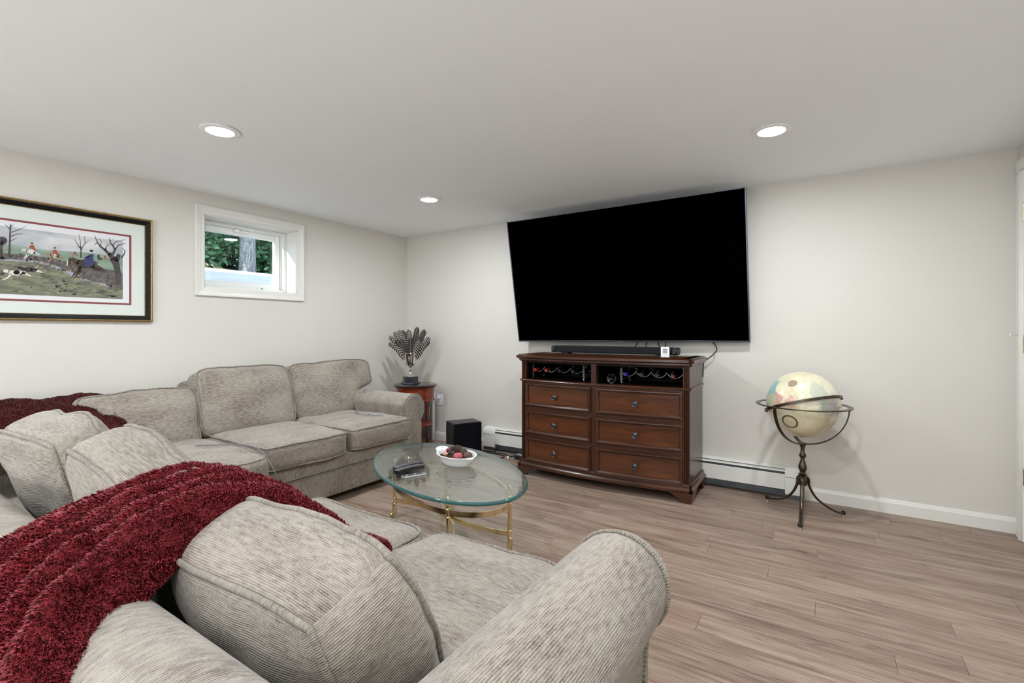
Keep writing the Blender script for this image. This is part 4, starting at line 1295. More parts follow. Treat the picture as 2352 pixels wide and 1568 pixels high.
for (a, b) in ((1.092, HX0), (HX1, 3.760)):
    pr2 = [(0.0, 0.030), (-0.062, 0.030), (-0.070, 0.036), (-0.070, 0.170), (-0.064, 0.190), (-0.050, 0.207), (-0.030, 0.215), (0.0, 0.216)]
    g = G(); g.loft([[Vector((x, y, z)) for y, z in pr2] for x in (a, b)]); ec = make('end_cap', g, M_heater, ht, angle=25)
    g = G(); g.box(a + 0.004, b - 0.004, -0.0712, -0.068, 0.150, 0.1525); make('cap_seam', g, M_metalshade, ec, smooth=False)
    g = G(); g.box(a + 0.003, b - 0.003, -0.060, -0.002, 0.0, 0.034); make('cap_foot', g, M_metalshade, ec, smooth=False)

# ---------------------------------------------------------------- subwoofer, power brick, floor cables
sw = thing('subwoofer', 'black box subwoofer on the floor between the end table and the dresser', 'subwoofer', (1.137, -0.418, 0))
SWM = Matrix.Translation((1.137, -0.418, 0)) @ Matrix.Rotation(math.atan2(0.235, 0.133), 4, 'Z')
g = G(); g.box(-0.135, 0.135, -0.085, 0.098, 0.012, 0.33, 0.004, M=SWM); make('cabinet', g, simple('black_ash', (0.005, 0.005, 0.007, 1), 0.36, var=0.2, scale=40), sw)
g = G(); g.box(-0.133, 0.133, -0.100, -0.084, 0.016, 0.328, 0.004, M=SWM); make('grille', g, simple('sub_cloth', (0.004, 0.004, 0.006, 1), 0.8, var=0.2, scale=300, spec=0.1), sw)
for sx in (-1, 1):
    for sy in (-1, 1):
        g = G(); g.lathe([(0.014, 0.0), (0.012, 0.013)], SWM @ Vector((sx * 0.11, sy * 0.07, 0)), 12); make('foot', g, M_black, sw)
pb = thing('power_adapter', 'black power adapter on the floor at the left foot of the dresser', 'adapter', (1.60, -0.20, 0))
PBM = Matrix.Translation((1.615, -0.195, 0)) @ Matrix.Rotation(math.radians(-12), 4, 'Z')
g = G(); g.box(-0.075, 0.075, -0.03, 0.03, 0.0, 0.042, 0.010, M=PBM); make('case', g, simple('black_shiny', (0.01, 0.011, 0.02, 1), 0.2, var=0.1, coat=0.4), pb)
g = G(); g.box(-0.055, 0.060, -0.02, 0.02, 0.041, 0.0425, 0.0, M=PBM); make('top_reflection', g, simple('reflection_grey', (0.28, 0.30, 0.36, 1), 0.3), pb, smooth=False)  # pale plate stands in for the bright reflection on the case top
cable('cable', 'black cable running along the foot of the heater to the adapter', [(1.22, -0.20, 0.006), (1.30, -0.14, 0.006), (1.36, -0.125, 0.006), (1.42, -0.15, 0.006), (1.48, -0.17, 0.006), (1.535, -0.185, 0.02)], 0.0055, M_cable)
cable('cable', 'black cable curling on the floor beside the heater end cap', [(1.19, -0.33, 0.006), (1.30, -0.28, 0.006), (1.38, -0.30, 0.006), (1.44, -0.25, 0.006), (1.42, -0.19, 0.006), (1.30, -0.17, 0.006), (1.16, -0.16, 0.006)], 0.005, M_cable)
cable('cable', 'thick black cord behind the subwoofer', [(1.00, -0.30, 0.05), (0.90, -0.27, 0.055), (0.87, -0.26, 0.040), (0.90, -0.22, 0.01), (1.0, -0.14, 0.007), (1.14, -0.13, 0.007), (1.28, -0.11, 0.007)], 0.006, M_cable)
g = G(); P2 = Matrix.Translation((1.485, -0.215, 0.0)) @ Matrix.Rotation(math.radians(-65), 4, 'Z')
g.box(-0.022, 0.022, -0.009, 0.009, 0.0, 0.014, 0.003, M=P2); g.box(0.022, 0.034, -0.006, 0.006, 0.003, 0.010, 0.0, M=P2)
o = make('cable_plug', g, M_white); o['label'] = 'small white plug lying on the floor before the heater'; o['category'] = 'plug'

# ---------------------------------------------------------------- wall outlet with plug
ol = thing('wall_outlet', 'white wall outlet on the back wall beside the end table', 'outlet', (0.484, 0, 0.425))
g = G(); g.box(0.446, 0.524, -0.006, 0.0, 0.366, 0.482, 0.003); make('cover_plate', g, M_white, ol)
for zc in (0.400, 0.448):
    g = G(); g.box(0.470, 0.500, -0.0085, -0.004, zc - 0.014, zc + 0.014, 0.003); sk = make('socket', g, M_white, ol)
    for dx in (-0.006, 0.006):
        g = G(); g.box(0.485 + dx - 0.001, 0.485 + dx + 0.001, -0.0090, -0.008, zc - 0.004, zc + 0.006); make('slot', g, M_black, sk, smooth=False)
g = G(); g.box(0.465, 0.492, -0.036, -0.009, 0.434, 0.462, 0.006); g.tube(spline([(0.466, -0.03, 0.448), (0.43, -0.045, 0.440), (0.41, -0.05, 0.42), (0.395, -0.06, 0.36), (0.38, -0.06, 0.2), (0.37, -0.06, 0.02)], 8), 0.0035, 8)
o = make('charger_lead', g, M_white, angle=45); o['label'] = 'white plug and lead in the wall outlet behind the end table'; o['category'] = 'charger'
# slim board behind the end table
bd = thing('leaning_board', 'slim blue-grey board with a white edge standing behind the end table', 'board', (0.36, -0.04, 0))
g = G(); g.box(0.20, 0.408, -0.048, -0.016, 0.0, 0.50, 0.003); make('panel', g, simple('board_grey', srgb(112, 120, 132), 0.4, var=0.1), bd)
g = G(); g.box(0.408, 0.428, -0.050, -0.015, 0.0, 0.50, 0.003); make('edge_strip', g, M_white, bd)

# ---------------------------------------------------------------- round end table
ET = Vector((0.455, -0.335, 0)); ETZ = 0.622
et = thing('end_table', 'small round cherry-red end table with a black top beside the far sofa arm', 'end table', ET)
g = G(); g.lathe([(0.0, ETZ), (0.196, ETZ), (0.210, ETZ - 0.004), (0.216, ETZ - 0.010), (0.213, ETZ - 0.017), (0.200, ETZ - 0.022), (0.0, ETZ - 0.022)], ET, 48); make('top', g, M_ebony, et, angle=30)
g = G(); g.lathe([(0.0, ETZ - 0.021), (0.198, ETZ - 0.022), (0.203, ETZ - 0.028), (0.196, ETZ - 0.036), (0.186, ETZ - 0.040), (0.186, ETZ - 0.148), (0.192, ETZ - 0.152), (0.192, ETZ - 0.160), (0.180, ETZ - 0.164), (0.0, ETZ - 0.164)], ET, 48); make('drum', g, M_cherry, et, angle=30)
# curved drawer front and ring pull
VA = math.atan2(CAM.y - ET.y, CAM.x - ET.x)
g = G(); rings = []
for i in range(13):
    a = VA - 0.02 + (-0.52 + 1.04 * i / 12)
    rings.append([ET + Vector((cos(a) * r, sin(a) * r, z)) for r, z in ((0.186, ETZ - 0.054), (0.1905, ETZ - 0.056), (0.1905, ETZ - 0.134), (0.186, ETZ - 0.136))])
g.loft(rings); dwr = make('drawer', g, M_cherry, et, angle=40)
a = VA + 0.22
d_ = Vector((cos(a), sin(a), 0)); tdir = Vector((-sin(a), cos(a), 0)); pc = ET + d_ * 0.193
g = G(); g.sphere(pc + Vector((0, 0, ETZ - 0.082)), 0.010, 12, 8)
g.tube([pc + d_ * 0.008 + Vector((0, 0, ETZ - 0.104)) + tdir * 0.014 * cos(t) + Vector((0, 0, 0.018 * sin(t))) for t in [2 * PI * k / 18 for k in range(18)]], 0.0026, 7, True)
make('ring_pull', g, M_pewter, dwr)
for k in range(3):
    a = VA + 0.27 + 2 * PI * k / 3
    d_ = Vector((cos(a), sin(a), 0)); n_ = Vector((-sin(a), cos(a), 0))
    rings = []
    for (z, r, w) in ((ETZ - 0.15, 0.166, 0.024), (0.40, 0.166, 0.021), (0.2, 0.170, 0.018), (0.0, 0.176, 0.014)):
        c = ET + d_ * r + Vector((0, 0, z))
        rings.append([c + d_ * w * sx + n_ * w * sy for sx, sy in ((-.7, -.8), (.7, -.8), (.8, -.7), (.8, .7), (.7, .8), (-.7, .8), (-.8, .7), (-.8, -.7))])
    g = G(); g.loft(rings); lg = make('leg', g, M_cherry, et, angle=30)
    g = G(); g.tube([ET + d_ * 0.183 + n_ * 0.012 + Vector((0, 0, 0.232)), ET + d_ * 0.188 - n_ * 0.010 + Vector((0, 0, 0.232))], 0.004, 8); make('shelf_pin', g, M_silver, lg)
g = G(); g.lathe([(0.0, 0.22), (0.165, 0.22), (0.168, 0.225), (0.165, 0.232), (0.0, 0.232)], ET, 36); make('shelf', g, M_cherry, et, angle=30)

# ---------------------------------------------------------------- trophy cup with feathers
TC = Vector((0.415, -0.365, ETZ))
tr = thing('trophy_cup', 'silver two-handled trophy cup on a black plinth on the end table', 'trophy', TC)
M_navy = simple('plinth_black', (0.010, 0.014, 0.022, 1), 0.22, var=0.15, coat=0.3)
g = G(); g.lathe([(0.0, 0.0), (0.097, 0.0), (0.099, 0.006), (0.094, 0.016), (0.082, 0.022), (0.078, 0.024), (0.078, 0.072), (0.0, 0.072)], TC, 6, a0=VA + 0.28); make('plinth', g, M_navy, tr, smooth=False)
g = G(); g.lathe([(0.0, 0.072), (0.050, 0.072), (0.050, 0.076), (0.030, 0.084), (0.014, 0.096), (0.009, 0.112), (0.008, 0.125), (0.012, 0.132), (0.015, 0.140), (0.011, 0.148), (0.007, 0.156), (0.009, 0.164), (0.020, 0.170), (0.022, 0.174), (0.0, 0.175)], TC, 28); make('stem', g, M_silver, tr)
g = G(); g.lathe([(0.0, 0.172), (0.018, 0.173), (0.036, 0.184), (0.049, 0.202), (0.056, 0.228), (0.061, 0.262), (0.066, 0.300), (0.070, 0.304), (0.069, 0.306), (0.064, 0.303), (0.058, 0.262), (0.053, 0.230), (0.045, 0.205), (0.030, 0.188), (0.0, 0.182)], TC, 36); make('bowl', g, M_silver, tr, angle=60)
HR = Vector((cos(VA + PI / 2), sin(VA + PI / 2), 0))
for s_ in (-1, 1):
    pts = [(0.030, 0.186), (0.052, 0.195), (0.075, 0.225), (0.090, 0.262), (0.098, 0.300), (0.098, 0.318), (0.090, 0.325), (0.080, 0.318), (0.077, 0.304), (0.084, 0.297)]
    g = G(); g.tube(spline([TC + HR * s_ * r + Vector((0, 0, z)) for r, z in pts], 8), 0.0034, 8); make('handle', g, M_silver, tr, angle=None)
def mat_feather():
    m, nt, p = new_mat('barred_feather'); L = nt.links.new
    uv = N(nt, 'ShaderNodeUVMap'); mp = N(nt, 'ShaderNodeMapping'); mp.inputs['Scale'].default_value = (1, 1, 1)
    L(uv.outputs[0], mp.inputs[0])
    wv = N(nt, 'ShaderNodeTexWave'); wv.wave_type = 'BANDS'; wv.bands_direction = 'Y'; wv.inputs['Scale'].default_value = 14.5
    wv.inputs['Distortion'].default_value = 0.8; wv.inputs['Detail'].default_value = 1
    L(mp.outputs[0], wv.inputs['Vector'])
    rp = ramp(nt, [(0.40, (0.012, 0.009, 0.008, 1)), (0.62, (0.035, 0.027, 0.023, 1)), (0.80, (0.42, 0.39, 0.35, 1))]); L(wv.outputs['Fac'], rp.inputs[0])
    L(rp.outputs[0], p.inputs['Base Color']); p.inputs['Roughness'].default_value = 0.6
    return m
def mat_featherdark():
    m, nt, p = new_mat('dark_feather'); L = nt.links.new
    uv = N(nt, 'ShaderNodeUVMap'); wv = N(nt, 'ShaderNodeTexWave'); wv.bands_direction = 'Y'; wv.inputs['Scale'].default_value = 18
    wv.inputs['Distortion'].default_value = 2.5; wv.inputs['Detail'].default_value = 2
    L(uv.outputs[0], wv.inputs['Vector'])
    rp = ramp(nt, [(0.3, (0.010, 0.007, 0.006, 1)), (0.8, (0.045, 0.035, 0.030, 1)), (0.97, (0.12, 0.10, 0.09, 1))]); L(wv.outputs['Fac'], rp.inputs[0])
    L(rp.outputs[0], p.inputs['Base Color']); p.inputs['Roughness'].default_value = 0.6
    return m
M_feA, M_feB = mat_feather(), mat_featherdark()
M_shaft = simple('feather_shaft', (0.45, 0.41, 0.36, 1), 0.5)
ftips = [(-0.205, 1.100, 'A', 0.02, 'leftmost barred feather of the bunch in the trophy cup'), (-0.168, 1.142, 'A', -0.02, 'second feather from the left in the trophy cup, pale barred tip'),
         (-0.118, 1.160, 'A', 0.0, 'barred feather left of centre, reaching high in the trophy cup'), (-0.095, 1.158, 'B', -0.05, 'dark feather behind the high barred one left of centre'),
         (-0.196, 1.036, 'A', 0.08, 'lowest left feather in the trophy cup, drooping with barred edge'), (-0.130, 1.062, 'B', 0.07, 'dark feather in front on the left of the trophy cup'),
         (-0.090, 1.070, 'B', 0.06, 'grey feather in front left of centre in the trophy cup'), (-0.028, 1.162, 'B', -0.03, 'slim dark feather behind the centre of the bunch'),
         (-0.010, 1.148, 'A', 0.03, 'boldly barred feather at the centre of the bunch'), (0.016, 1.085, 'B', 0.08, 'dark feather in front at the centre of the trophy cup'),
         (0.062, 1.190, 'B', -0.02, 'tallest feather of the bunch, right of centre'), (0.132, 1.166, 'B', -0.04, 'brown feather at the upper right of the bunch'),
         (0.100, 1.098, 'B', 0.03, 'dark feather edged pale, right of centre in the trophy cup'), (0.100, 1.056, 'A', 0.08, 'strongly barred short feather in front on the right'),
         (0.190, 1.092, 'A', 0.03, 'rightmost pale barred feather of the bunch'), (0.176, 1.060, 'B', -0.03, 'dark feather under the rightmost pale barred one')]
RT = Vector((cos(math.radians(33.12)), sin(math.radians(33.12)), 0)); TOW = Vector((sin(math.radians(33.12)), -cos(math.radians(33.12)), 0))
for (dx, z, kind, dep, lb) in ftips:
    base = TC + RT * dx * 0.26 + TOW * dep * 0.3 + Vector((0, 0, 0.235))
    tip = Vector((TC.x, TC.y, z)) + RT * dx + TOW * dep
    t = thing('feather', lb, 'feather', base, 'barred feathers in the trophy cup')
    mid = (base + tip) / 2 + Vector((0, 0, 0.018)) - RT * dx * 0.06
    cl = spline([base, mid, tip], 8)
    Ltot = (tip - base).length
    g = G(); g.uv = []; nW = 4
    side = (tip - base).cross(TOW).normalized()
    for i, p in enumerate(cl):
        f = i / (len(cl) - 1)
        w = 0.0285 * min(1, max(0.0, (f - 0.04) / 0.26)) ** 0.6 * (max(0.0, 1 - ((f - 0.80) / 0.2) ** 2) ** 0.5 if f > 0.80 else 1)
        w = max(w, 0.0008)
        for k in range(nW + 1):
            q = -1 + 2 * k / nW
            g.v.append(p + side * w * q * (1.15 if q > 0 else 0.85) - TOW * (0.006 * q * q) * (w / 0.0285) + Vector((0, 0, -0.010 * abs(q) * (w / 0.0285))))
    for i in range(len(cl) - 1):
        for k in range(nW):
            b = i * (nW + 1) + k
            g.f.append((b, b + 1, b + nW + 2, b + nW + 1)); g.m.append(0)
            f0, f1 = i / (len(cl) - 1) * Ltot, (i + 1) / (len(cl) - 1) * Ltot
            u0, u1 = abs(-1 + 2 * k / nW) * 0.02, abs(-1 + 2 * (k + 1) / nW) * 0.02
            g.uv.append([(u0, f0 + u0 * .6), (u1, f0 + u1 * .6), (u1, f1 + u1 * .6), (u0, f1 + u0 * .6)])
    make('vane', g, M_feA if kind == 'A' else M_feB, t, angle=None, fix=False)
    g = G(); g.tube([p + TOW * 0.0015 for p in cl], [0.0018 * (1 - 0.8 * i / len(cl)) for i in range(len(cl))], 6); make('shaft', g, M_shaft, t, angle=None)
# ---------------------------------------------------------------- coffee table
GC = Vector((2.108, -1.795, 0)); GA, GB, GZ = 0.644, 0.359, 0.390
ca, sa = cos(math.radians(-25.1)), sin(math.radians(-25.1))
UL = Vector((ca, sa, 0)); VL = Vector((-sa, ca, 0))
ct = thing('coffee_table', 'oval glass-topped coffee table on curved brass legs in the middle of the floor', 'coffee table', (2.105, -1.775, 0))
def mat_tableglass():
    return mat_glass('table_glass', (0.88, 0.945, 0.945, 1), 1.62)
M_tglass = mat_tableglass()
def ell(a, b, z, n=96):
    return [GC + UL * a * cos(2 * PI * k / n) + VL * b * sin(2 * PI * k / n) + Vector((0, 0, z)) for k in range(n)]
g = G()
g.loft([ell(GA - 0.008, GB - 0.008, z) for z in (GZ, GZ - 0.017)])
gt = make('glass_top', g, M_tglass, ct, angle=40)
M_edge, nt_, p_ = new_mat('glass_edge')
p_.inputs['Base Color'].default_value = (0.035, 0.14, 0.15, 1); p_.inputs['Transmission Weight'].default_value = 0.35; p_.inputs['Roughness'].default_value = 0.06; p_.inputs['IOR'].default_value = 1.5
g = G()
prof = [(-0.0082, GZ), (-0.004, GZ - 0.0005), (-0.0012, GZ - 0.004), (0.0, GZ - 0.0085), (-0.0012, GZ - 0.013), (-0.004, GZ - 0.0165), (-0.0082, GZ - 0.017)]
g.loft([ell(GA + d, GB + d, z) for d, z in prof], caps=False)
make('polished_edge', g, M_edge, gt, angle=60)
LC = Vector((2.103, -1.770, 0)); HU, HV = 0.396, 0.172
legs = {}
for su in (-1, 1):
    for sv in (-1, 1):
        p = LC + UL * HU * su + VL * HV * sv
        legs[(su, sv)] = p
        out = (UL * su * 0.6 + VL * sv * 0.8).normalized()
        g = G(); g.lathe([(0.0, 0.125), (0.0105, 0.125), (0.0105, 0.372 - 0.055), (0.0, 0.372 - 0.055)], p, 20); lg = make('leg', g, M_gold, ct, angle=40)
        g = G()
        for zc in (0.124, 0.088, 0.262, 0.300):
            g.lathe([(0.0, -0.004), (0.0125, -0.004), (0.0142, 0.0), (0.0125, 0.004), (0.0, 0.004)], p + Vector((0, 0, zc)), 20)
        make('collar', g, M_gold, lg, angle=30)
        g = G(); g.lathe([(0.0, 0.085), (0.0105, 0.085), (0.0105, 0.128), (0.0, 0.128)], p, 20); make('stretcher_block', g, M_gold, lg, angle=40)
        # finial carrying the glass
        g = G(); g.lathe([(0.0, 0.300), (0.009, 0.302), (0.006, 0.312), (0.011, 0.322), (0.0135, 0.336), (0.010, 0.352), (0.005, 0.362), (0.009, 0.367), (0.009, GZ - 0.0172), (0.0, GZ - 0.0172)], p, 18); make('finial', g, M_gold, lg, angle=40)
        # leaf-carved scroll foot
        g = G(); cl = spline([p + Vector((0, 0, 0.086)), p + Vector((0, 0, 0.06)) + out * 0.001, p + Vector((0, 0, 0.036)) + out * -0.003, p + Vector((0, 0, 0.018)) + out * 0.002, p + Vector((0, 0, 0.008)) + out * 0.012], 6)
        nn = len(cl); g.tube(cl, [0.0105 + 0.004 * sin(PI * min(1, i / nn * 1.4)) - 0.006 * (i / nn) ** 2 for i in range(nn)], 12)
        sidev = out.cross(Vector((0, 0, 1)))
        sp = [p + out * (0.017 + (0.016 - 0.0024 * t) * cos(-PI * 0.6 + t)) + Vector((0, 0, 0.0175 + (0.0125 - 0.0020 * t) * sin(-PI * 0.6 + t))) for t in [k * 0.42 for k in range(14)]]
        g.tube(sp, [0.0056 - 0.00018 * k for k in range(14)], 8)
        for s_ in (-1, 1):
            g.sphere(p + out * 0.017 + sidev * s_ * 0.006 + Vector((0, 0, 0.0175)), 0.008, 10, 7)
        for k in range(4):
            g.tube([p + out * (0.010 + 0.001 * k) + sidev * (k - 1.5) * 0.005 + Vector((0, 0, 0.078)), p + out * (0.0135) + sidev * (k - 1.5) * 0.0035 + Vector((0, 0, 0.05)), p + out * 0.009 + sidev * (k - 1.5) * 0.002 + Vector((0, 0, 0.026))], 0.0022, 6)
        make('scroll_foot', g, M_gold, lg, angle=50)
def flatbar(g, pts, h, t):
    rings = []
    for i, p in enumerate(pts):
        tg = (pts[min(i + 1, len(pts) - 1)] - pts[max(i - 1, 0)]).normalized(); s_ = tg.cross(Vector((0, 0, 1))).normalized()
        rings.append([p + s_ * a + Vector((0, 0, b)) for a, b in ((-t / 2, -h / 2), (t / 2, -h / 2), (t / 2, h / 2), (-t / 2, h / 2))])
    return rings
# oval ring under the glass
n = 72
def ringpts(z, d=0.0):
    e = 1.0 / math.sqrt(0.5)
    return [LC + UL * (HU * 1.30 + d) * cos(2 * PI * k / n) + VL * (HV * 1.565 + d) * sin(2 * PI * k / n) + Vector((0, 0, z)) for k in range(n)]
g = G(); g.loft([[a, b, c, d] for a, b, c, d in zip(ringpts(0.270, -0.004), ringpts(0.270, 0.004), ringpts(0.296, 0.004), ringpts(0.296, -0.004))], closed=True, caps=False)
make('ring_rail', g, M_gold, ct, angle=30)
for sv in (-1, 1):
    a, b = legs[(-1, sv)], legs[(1, sv)]
    pts = []
    for k in range(33):
        f = -1 + 2 * k / 32
        pts.append(LC + UL * HU * f * (1 - 0.0) + VL * sv * (0.008 + (HV - 0.008) * (abs(f) ** 2.0)) + Vector((0, 0, 0.106)))
    g = G(); g.loft(flatbar(g, pts, 0.024, 0.008)); make('stretcher', g, M_gold, ct, angle=30)
g = G(); g.lathe([(0.0, 0.092), (0.012, 0.094), (0.012, 0.118), (0.0, 0.120)], LC, 16); make('stretcher_joint', g, M_gold, ct, angle=40)

# ---------------------------------------------------------------- bowl of potpourri
BC = Vector((2.132, -1.722, GZ)); BA = math.radians(-14)
BU = Vector((cos(BA), sin(BA), 0)); BV = Vector((-sin(BA), cos(BA), 0))
bw = thing('dish', 'white oval baking dish with tab handles on the glass coffee table', 'dish', BC)
M_china = simple('white_china', srgb(240, 241, 243), 0.12, var=0.01, coat=0.5)
def oring(a, b, z, n=48):
    return [BC + BU * a * cos(2 * PI * k / n) + BV * b * sin(2 * PI * k / n) + Vector((0, 0, z)) for k in range(n)]
bp_ = [(0.45, 0.42, 0.0), (0.62, 0.60, 0.001), (0.76, 0.74, 0.010), (0.90, 0.885, 0.032), (0.97, 0.965, 0.052), (1.03, 1.04, 0.057), (1.03, 1.04, 0.060), (0.97, 0.965, 0.060), (0.93, 0.92, 0.052), (0.86, 0.84, 0.034), (0.72, 0.70, 0.014), (0.5, 0.48, 0.007)]
g = G(); g.loft([oring(0.132 * a, 0.098 * b, z) for a, b, z in bp_]); make('bowl_body', g, M_china, bw, angle=50)
for s_ in (-1, 1):
    pts = [(0.126, -0.030), (0.138, -0.020), (0.146, -0.006), (0.146, 0.006), (0.138, 0.020), (0.126, 0.030)] if s_ > 0 else [(0.126, -0.045), (0.150, -0.040), (0.163, -0.022), (0.166, 0.0), (0.163, 0.022), (0.150, 0.040), (0.126, 0.045)]
    up_ = 0.014 if s_ < 0 else 0.0
    g = G(); g.loft([[BC + BU * s_ * a + BV * b + Vector((0, 0, z + up_ * max(0, (a - 0.126) / 0.04))) for a, b in pts] for z in (0.052, 0.059)]); tb = make('tab_handle', g, M_china, bw, angle=40)
    if s_ < 0:
        g = G(); g.lathe([(0.0, 0.0), (0.005, 0.0004), (0.0, 0.0008)], BC + BU * -0.148 + BV * 0.004 + Vector((0, 0, 0.0672)), 8); make('motif', g, simple('motif_brown', (0.25, 0.14, 0.08, 1), 0.5), tb)
# bed of dried pieces (uncountable) and the pieces one can pick out
rg = random.Random(9)
M_pot = [simple('dry_brown', (0.06, 0.03, 0.018, 1), 0.8, var=0.4, scale=60), simple('dry_tan', (0.42, 0.27, 0.15, 1), 0.8, var=0.3, scale=60), simple('dry_rose', (0.36, 0.045, 0.05, 1), 0.7, var=0.3, scale=60), simple('dry_dark', (0.012, 0.010, 0.010, 1), 0.5, var=0.3), simple('dry_cream', (0.6, 0.53, 0.42, 1), 0.8, var=0.2)]
g = G()
for k in range(150):
    a, r = rg.uniform(0, 2 * PI), math.sqrt(rg.random())
    c = BC + BU * 0.108 * r * cos(a) + BV * 0.078 * r * sin(a) + Vector((0, 0, 0.040 + 0.016 * (1 - r * r) + rg.uniform(-0.004, 0.006)))
    R3 = Matrix.Rotation(rg.uniform(0, 6.28), 3, 'Z') @ Matrix.Rotation(rg.uniform(-0.9, 0.9), 3, 'X')
    L_, W_ = rg.uniform(0.010, 0.020), rg.uniform(0.005, 0.010)
    vs = []
    for i in range(5):
        f = -1 + 2 * i / 4; w = W_ * math.sqrt(max(0.05, 1 - f * f))
        for q in (-1, 0, 1):
            vs.append(c + R3 @ Vector((L_ * f, w * q, 0.006 * (q * q) + 0.004 * f * f)))
    fs = [(i * 3 + j, i * 3 + j + 1, i * 3 + j + 4, i * 3 + j + 3) for i in range(4) for j in range(2)]
    g.add(vs, fs, rg.choice((0, 0, 1, 1, 2, 3, 3, 4)))
o = make('potpourri', g, M_pot, angle=None, fix=False); o['kind'] = 'stuff'; o['label'] = 'bed of small dried petals and chips in the white oval dish'; o['category'] = 'potpourri'
def cone(c, r, L_, ax, label, tilt):
    t = thing('pine_cone', label, 'pine cone', c)
    R3 = Matrix.Rotation(ax, 3, 'Z') @ Matrix.Rotation(tilt, 3, 'Y')
    g = G(); g.sphere(c, 1.0, 12, 8, sc3=(L_ * 0.9, r * 0.6, r * 0.6), M=R3); make('core', g, M_pot[0], t)
    g = G(); nrow = 8
    for i in range(nrow):
        f = -0.9 + 1.8 * i / (nrow - 1); rr = r * math.sqrt(max(0.02, 1 - f * f))
        for k in range(8):
            a = 2 * PI * (k + 0.5 * (i % 2)) / 8
            o_ = Vector((L_ * f, rr * 0.55 * cos(a), rr * 0.55 * sin(a))); d = Vector((0.45, cos(a), sin(a))).normalized(); s_ = Vector((0, -sin(a), cos(a)))
            sz = 0.0095 * (0.6 + 0.4 * rr / r)
            vs = [o_ - s_ * sz * 0.5, o_ + s_ * sz * 0.5, o_ + d * sz * 1.2 + s_ * sz * 0.9, o_ + d * sz * 1.5, o_ + d * sz * 1.2 - s_ * sz * 0.9]
            vs2 = [v + Vector((-0.0016, 0, 0)) for v in vs]
            g.add([c + R3 @ v for v in vs + vs2], [(0, 1, 2, 3, 4), (9, 8, 7, 6, 5)] + [(i_, (i_ + 1) % 5, (i_ + 1) % 5 + 5, i_ + 5) for i_ in range(5)])
    o = make('scales', g, [simple('cone_scale_%d' % len(bpy.data.materials), (0.17, 0.11, 0.085, 1), 0.6, var=0.6, scale=120)], t, smooth=False, fix=False); o['kind'] = 'stuff'
cone(BC + BU * -0.030 + BV * 0.018 + Vector((0, 0, 0.074)), 0.024, 0.040, BA + 0.25, 'large brown pine cone lying on top in the white dish', -0.15)
cone(BC + BU * 0.030 + BV * 0.030 + Vector((0, 0, 0.066)), 0.017, 0.026, BA - 0.5, 'smaller brown pine cone behind the rose chunk in the dish', 0.1)
cone(BC + BU * 0.088 + BV * 0.010 + Vector((0, 0, 0.062)), 0.019, 0.022, BA + 1.2, 'dark round pine cone at the right end of the dish', 0.3)
def chunk(c, r, mat, label, seed, sc3=(1, 1, 0.8), name='dried_blossom', cat='blossom'):
    g = G(); g.sphere(c, r, 18, 12, sc3=sc3)
    c = Vector(c)
    g.v = [c + (p - c) * (1 + 0.38 * noise.noise((p - c) * (1.4 / r) + Vector((seed, seed, 0)))) for p in g.v]
    o = make(name, g, mat, angle=None); o['label'] = label; o['category'] = cat
chunk(BC + BU * 0.066 + BV * -0.038 + Vector((0, 0, 0.064)), 0.023, simple('rose_pink', (0.50, 0.10, 0.12, 1), 0.7, var=0.3, scale=50), 'rose pink dried blossom at the front right of the dish', 1.0, (1.2, 0.9, 0.7))
chunk(BC + BU * -0.088 + BV * 0.012 + Vector((0, 0, 0.060)), 0.018, simple('rose_red', (0.36, 0.05, 0.06, 1), 0.7, var=0.3, scale=50), 'dark rose dried blossom at the left end of the dish', 3.0)
chunk(BC + BU * -0.044 + BV * -0.044 + Vector((0, 0, 0.056)), 0.019, simple('peach_petal', (0.55, 0.30, 0.18, 1), 0.7, var=0.3, scale=50), 'peach dried petal piece at the front left of the dish', 5.0, (1.5, 0.8, 0.5))
# curled dark pod
g = G(); pc = BC + BU * 0.008 + BV * -0.046 + Vector((0, 0, 0.064))
pv = BV * -1
g.tube([pc + BU * (0.004 + 0.0012 * k) * cos(k * 0.5) + Vector((0, 0, (0.004 + 0.0012 * k) * sin(k * 0.5))) + pv * 0.0006 * k for k in range(18)], [0.0065] * 18, 10)
o = make('seed_pod', g, simple('pod_black', (0.016, 0.016, 0.013, 1), 0.4, var=0.4, scale=80), angle=None); o['label'] = 'curled black seed pod at the front middle of the dish'; o['category'] = 'seed pod'

